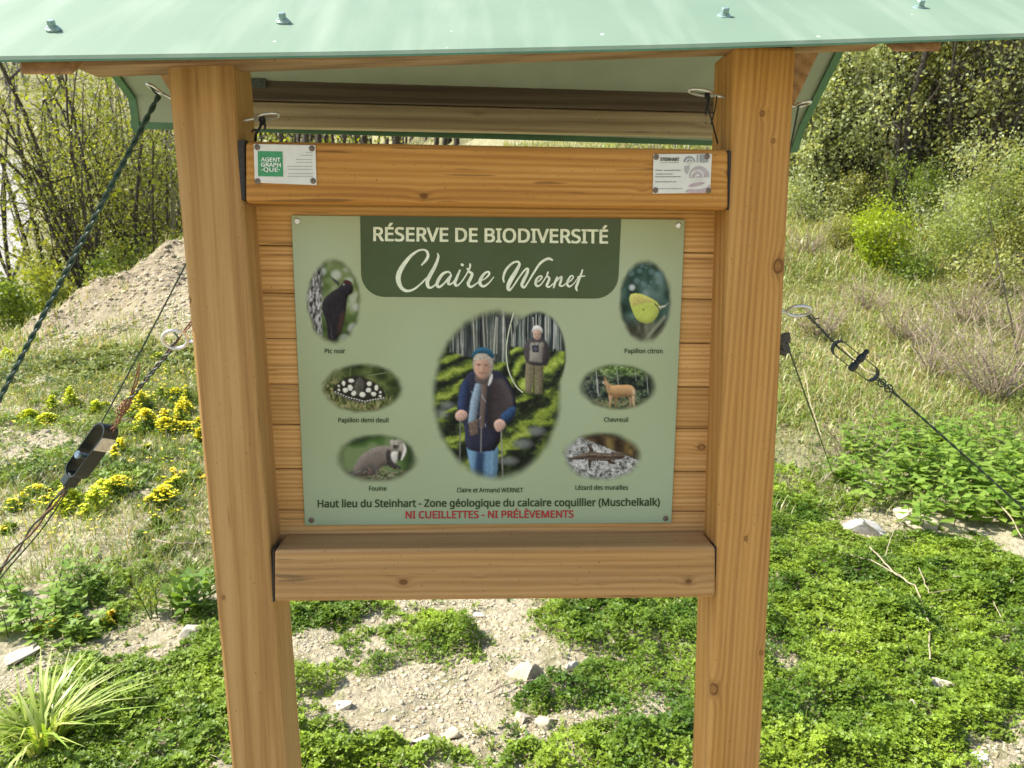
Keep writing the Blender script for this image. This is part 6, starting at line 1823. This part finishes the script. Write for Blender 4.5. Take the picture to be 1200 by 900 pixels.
FLOW = colmat('flower_petals', .6, .3, .08, 300)
def flowers(px, py, wpx, hpx, label, fcol, kind, seed, dens=1.0):
    """Low cushion of foliage with many small flower heads on top."""
    r = np.random.default_rng(seed)
    p = g(px, py + hpx * .35); dist = (p - CAM).dot(FWD)
    w = wpx * dist / F_PX / 2; h = max(.03, hpx * dist / F_PX * .45); w *= 1.55
    base = Vector((p.x, p.y, float(H(p.x, p.y))))
    root = empty('flower_clump', base, label, 'flowers', 'yellow flowers on the left')
    kc = 4 + int(r.integers(0, 4))                     # a sprawl of several small cushions
    ca, cq = r.uniform(0, 6.28, kc), w * np.sqrt(r.uniform(.05, 1, kc))
    sx, sy, sr = base.x + cq * np.cos(ca), base.y + cq * 1.15 * np.sin(ca), w * r.uniform(.16, .42, kc)
    def spot(n, spread):
        i = r.choice(kc, n, p=sr ** 2 / (sr ** 2).sum())
        a, q = r.uniform(0, 6.28, n), np.abs(r.normal(0, .55, n)) * spread
        return sx[i] + sr[i] * q * np.cos(a), sy[i] + sr[i] * q * np.sin(a), np.clip(1 - .5 * q ** 2, .08, 1) * (.6 + .8 * (i % 3) / 2)
    n = int(1500 * dens * max(1, w / .14))
    x, y, hh = spot(n, 1.25)
    z = H(x, y) + h * hh * r.uniform(.0, 1.0, n) * (.6 + .7 * vnoise(x, y, 14, seed))
    D = unit(rdir(n) + np.array([0, 0, .7])); S = side_of(D)
    sz = .022 * r.uniform(.6, 1.3, n) * (1 + .05 * dist)
    C = vary((.17, .25, .05) if kind != 'spurge' else (.28, .36, .04), n)
    V, Fc, Cc = kites(np.stack([x, y, z], 1), D, S, sz, sz * .4, C)
    mk('leaves', V, Fc, LEAF, root, col=Cc)
    m = int(210 * dens * max(1, w / .12))
    x, y, hh = spot(m, 1.15)
    k = vnoise(x, y, 12, seed + 3) > (.28 if kind != 'spurge' else .12); x, y, hh = x[k], y[k], hh[k]; m = len(x)
    z = H(x, y) + h * hh * (.85 + .4 * r.uniform(0, 1, m))
    parts = []
    for j in range(6):
        an = j * 1.047 + r.uniform(-.2, .2, m)
        D = unit(np.stack([np.cos(an), np.sin(an), r.uniform(.1, .9, m)], 1)); S = unit(np.cross(D, np.array([[0, 0, 1.0]])))
        L = .0085 * (1 + .13 * dist) * r.uniform(.7, 1.25, m)
        parts.append(kites(np.stack([x, y, z], 1), D, S, L, L * .8, vary(fcol, m, .28, .10)))
    V, Fc, Cc = join(parts)
    mk('flower_heads', V, Fc, FLOW, root, col=Cc)
GOLD, LEM, ORG = (.90, .74, .03), (.80, .86, .05), (.88, .62, .04)
for i, (px, py, w, h, lab, c, k, d) in enumerate((
        (69, 476, 40, 34, 'round lemon yellow spurge cushion left of the thin green wire', LEM, 'spurge', 1.0), (111, 477, 22, 20, 'small round lemon yellow cushion right of the larger spurge', LEM, 'spurge', .8),
        (178, 466, 48, 30, 'golden flower clump under the knotted rusty wires', GOLD, 'g', .9), (216, 470, 34, 30, 'golden flowers against the left post, level with the rusty knot', GOLD, 'g', .9),
        (200, 492, 60, 40, 'wide golden flower clump left of the post, the densest one', GOLD, 'g', 1.3), (153, 524, 26, 30, 'golden flower patch right beside the left tensioner', GOLD, 'g', .8),
        (230, 512, 18, 24, 'narrow bright yellow clump touching the left post', GOLD, 'g', .8), (98, 580, 52, 44, 'bright lemon spurge clump just below the left tensioner', LEM, 'spurge', 1.2),
        (172, 572, 60, 30, 'long golden flower band right of the lemon spurge below the tensioner', GOLD, 'g', 1.0), (228, 560, 30, 26, 'sparse rusty gold flowers beside the left post', ORG, 'g', .5),
        (198, 606, 26, 18, 'few orange gold flowers on the small grey green cushion', ORG, 'g', .5), (18, 411, 30, 16, 'yellow flowers at the left edge where the twisted rope leaves the photo', LEM, 'spurge', .7),
        (72, 728, 30, 20, 'orange gold flower heads over the leafy herbs above the clover', ORG, 'g', .6), (133, 726, 16, 14, 'tiny orange flower tuft at the upper edge of the clover', ORG, 'g', .4),
        (100, 745, 14, 12, 'tiny yellow flower tuft beside the orange heads at the clover edge', GOLD, 'g', .3), (40, 580, 40, 26, 'yellow orange flowers among herbs at the left edge below the tensioner wires', GOLD, 'g', .4),
        (205, 418, 26, 14, 'small yellow flowers just below the lower ring on the left post', LEM, 'g', .5), (6, 622, 12, 10, 'few yellow flowers cut by the left edge beside the wires', GOLD, 'g', .3))):
    flowers(px, py, w, h, lab, c, k, 300 + i, d)

# single flower heads sprinkled between the clumps
nn_ = 5200
x = rng.uniform(-5.5, -.6, nn_); y = rng.uniform(2.6, 7.2, nn_)
k = rng.uniform(0, 1, nn_) < np.clip(3.5 * (fbm(x, y, 1.5, 95, 3) - .55), 0, 1)
x, y = x[k], y[k]; nn_ = len(x)
z = H(x, y) + rng.uniform(.02, .09, nn_)
_pp = []
for j in range(5):
    an = j * 1.257 + rng.uniform(-.2, .2, nn_)
    D = unit(np.stack([np.cos(an), np.sin(an), rng.uniform(.1, .8, nn_)], 1)); S = unit(np.cross(D, np.array([[0, 0, 1.0]])))
    L = .009 * (1 + .1 * y) * rng.uniform(.6, 1.2, nn_)
    _pp.append(kites(np.stack([x, y, z], 1), D, S, L, L * .8, np.array([(.86, .74, .05), (.80, .84, .08), (.84, .60, .05)])[rng.integers(0, 3, nn_)]))
_v, _f, _c = join(_pp)
tag(mk('scattered_flowers', _v, _f, FLOW, col=_c), 'small yellow flower heads sprinkled through the grass on the left', 'flowers', kind='stuff')

def tuft(name, px, py, label, cat, n, h, w, width, cols, bend, seed, mat=GRASS, flat_=False):
    p = g(px, py); base = Vector((p.x, p.y, float(H(p.x, p.y))))
    a = rng.uniform(0, 6.28, n); q = w * np.sqrt(rng.uniform(0, 1, n))
    x, y = base.x + q * np.cos(a), base.y + q * np.sin(a)
    a2 = a + rng.normal(0, .6, n)
    D = np.stack([np.cos(a2), np.sin(a2), np.zeros(n)], 1)
    C = np.array(cols)[rng.integers(0, len(cols), n)] * (1 + rng.uniform(-.2, .2, (n, 1)))
    V, Fc, Cc = blades(np.stack([x, y, H(x, y) - .005], 1), D, h * rng.uniform(.5, 1.1, n), np.full(n, width) * rng.uniform(.6, 1.3, n), C, rng.uniform(bend * .4, bend * 1.3, n))
    return tag(mk(name, V, Fc, mat, loc=base, col=Cc), label, cat)
tuft('grass_tuft', 48, 874, 'big bright tuft of long broad grass blades at the lower left corner', 'grass', 120, .27, .06, .0115, [(.32, .43, .07), (.42, .50, .12), (.24, .36, .05), (.50, .54, .20)], 1.0, 1)
tuft('grass_tuft', 170, 705, 'thin wispy grass tuft in dry soil left of the narrow leaved plant', 'grass', 60, .14, .12, .003, [(.20, .25, .07), (.30, .29, .12)], .5, 2)
tuft('grass_tuft', 921, 712, 'dead straw coloured starry tuft in the clover beside the right post', 'grass', 130, .07, .02, .0025, [(.34, .26, .15), (.42, .33, .2), (.26, .19, .11)], 1.9, 3)
tuft('grass_tuft', 915, 880, 'thin pale grass blades at the lower right beside the right post', 'grass', 60, .12, .10, .003, [(.30, .36, .09), (.22, .3, .06)], .35, 4)

def twig(pxs, label, r=.0022, lift=.02, mat=None, cat='twig', arch=0.0):
    """Dry stalk laid over the ground through photo points."""
    P = []
    for i, (px, py) in enumerate(pxs):
        q = g(px, py); P.append(Vector((q.x, q.y, float(H(q.x, q.y)) + lift * 1.6 + .012)))
    out = []
    for i in range(len(P) - 1):
        for t in np.linspace(0, 1, 6, endpoint=False): out.append(P[i].lerp(P[i + 1], t) + Vector((0, 0, arch * math.sin(math.pi * (i + t) / (len(P) - 1)))))
    out.append(P[-1])
    out = [p + Vector((random.gauss(0, .002), random.gauss(0, .002), random.gauss(0, .002))) for p in out]
    mb = MB(); tube(mb, out, np.linspace(r * 1.35, r * .9, len(out)), 5)
    return tag(mb.build('dry_stalk', mat or STRAW, loc=P[0], smooth=True), label, cat)
twig([(1018, 655), (1045, 685), (1070, 702), (1086, 745), (1088, 790)], 'long pale dry stalk bending down to the flat stone in the clover', .0032, .03)
twig([(982, 660), (1020, 672), (1055, 690)], 'pale dry stalk lying left of the long bending one', .0026, .03)
twig([(1145, 560), (1150, 600), (1178, 625), (1196, 645)], 'whitish dry stalk curving below the leafy herbs at the right edge', .0036, .03, arch=.06)
twig([(1088, 575), (1075, 605), (1045, 640), (1035, 670)], 'thin dry stalk leaning from the herbs down to the right of the largest stone', .0022, .04)
twig([(1075, 680), (1087, 712), (1125, 705)], 'forked dry stalk beside the bare patch in the clover', .002, .03)
twig([(1115, 690), (1150, 692), (1170, 740)], 'thin pale stalk bent at a right angle in the clover at the right', .0018, .03)
twig([(1060, 760), (1066, 790), (1070, 803)], 'short pale stalk just left of the flat stone in the clover', .002, .02)
twig([(1030, 790), (1060, 812), (1080, 815)], 'short stalk lying below the flat stone in the clover', .002, .02)
twig([(1200, 660), (1188, 690), (1180, 705)], 'thin brown stalk at the right edge beside the clover', .002, .04)
twig([(570, 820), (600, 808), (640, 803)], 'thin brown twig lying on the bare soil between the posts', .0022, .008, DRY)
twig([(395, 735), (408, 722), (412, 716)], 'short brown twig below the left end of the bottom beam', .0028, .01, DRY)
twig([(180, 640), (215, 645), (245, 642)], 'grey brown twig on dry soil left of the left post', .0042, .012, DRY)
twig([(62, 690), (75, 650), (82, 640)], 'thin upright dry stalk in the dry soil at the left', .002, .05, DRY)
twig([(940, 455), (948, 500), (960, 540)], 'pale stalk hanging in the dry grass beside the right post', .003, .1)
twig([(985, 440), (1010, 470), (1040, 480)], 'pale dry stalk in the meadow behind the oval tensioner', .004, .15)
twig([(1192, 420), (1160, 445), (1150, 470)], 'pale broken stalk in front of the bare brown bush', .004, .25)
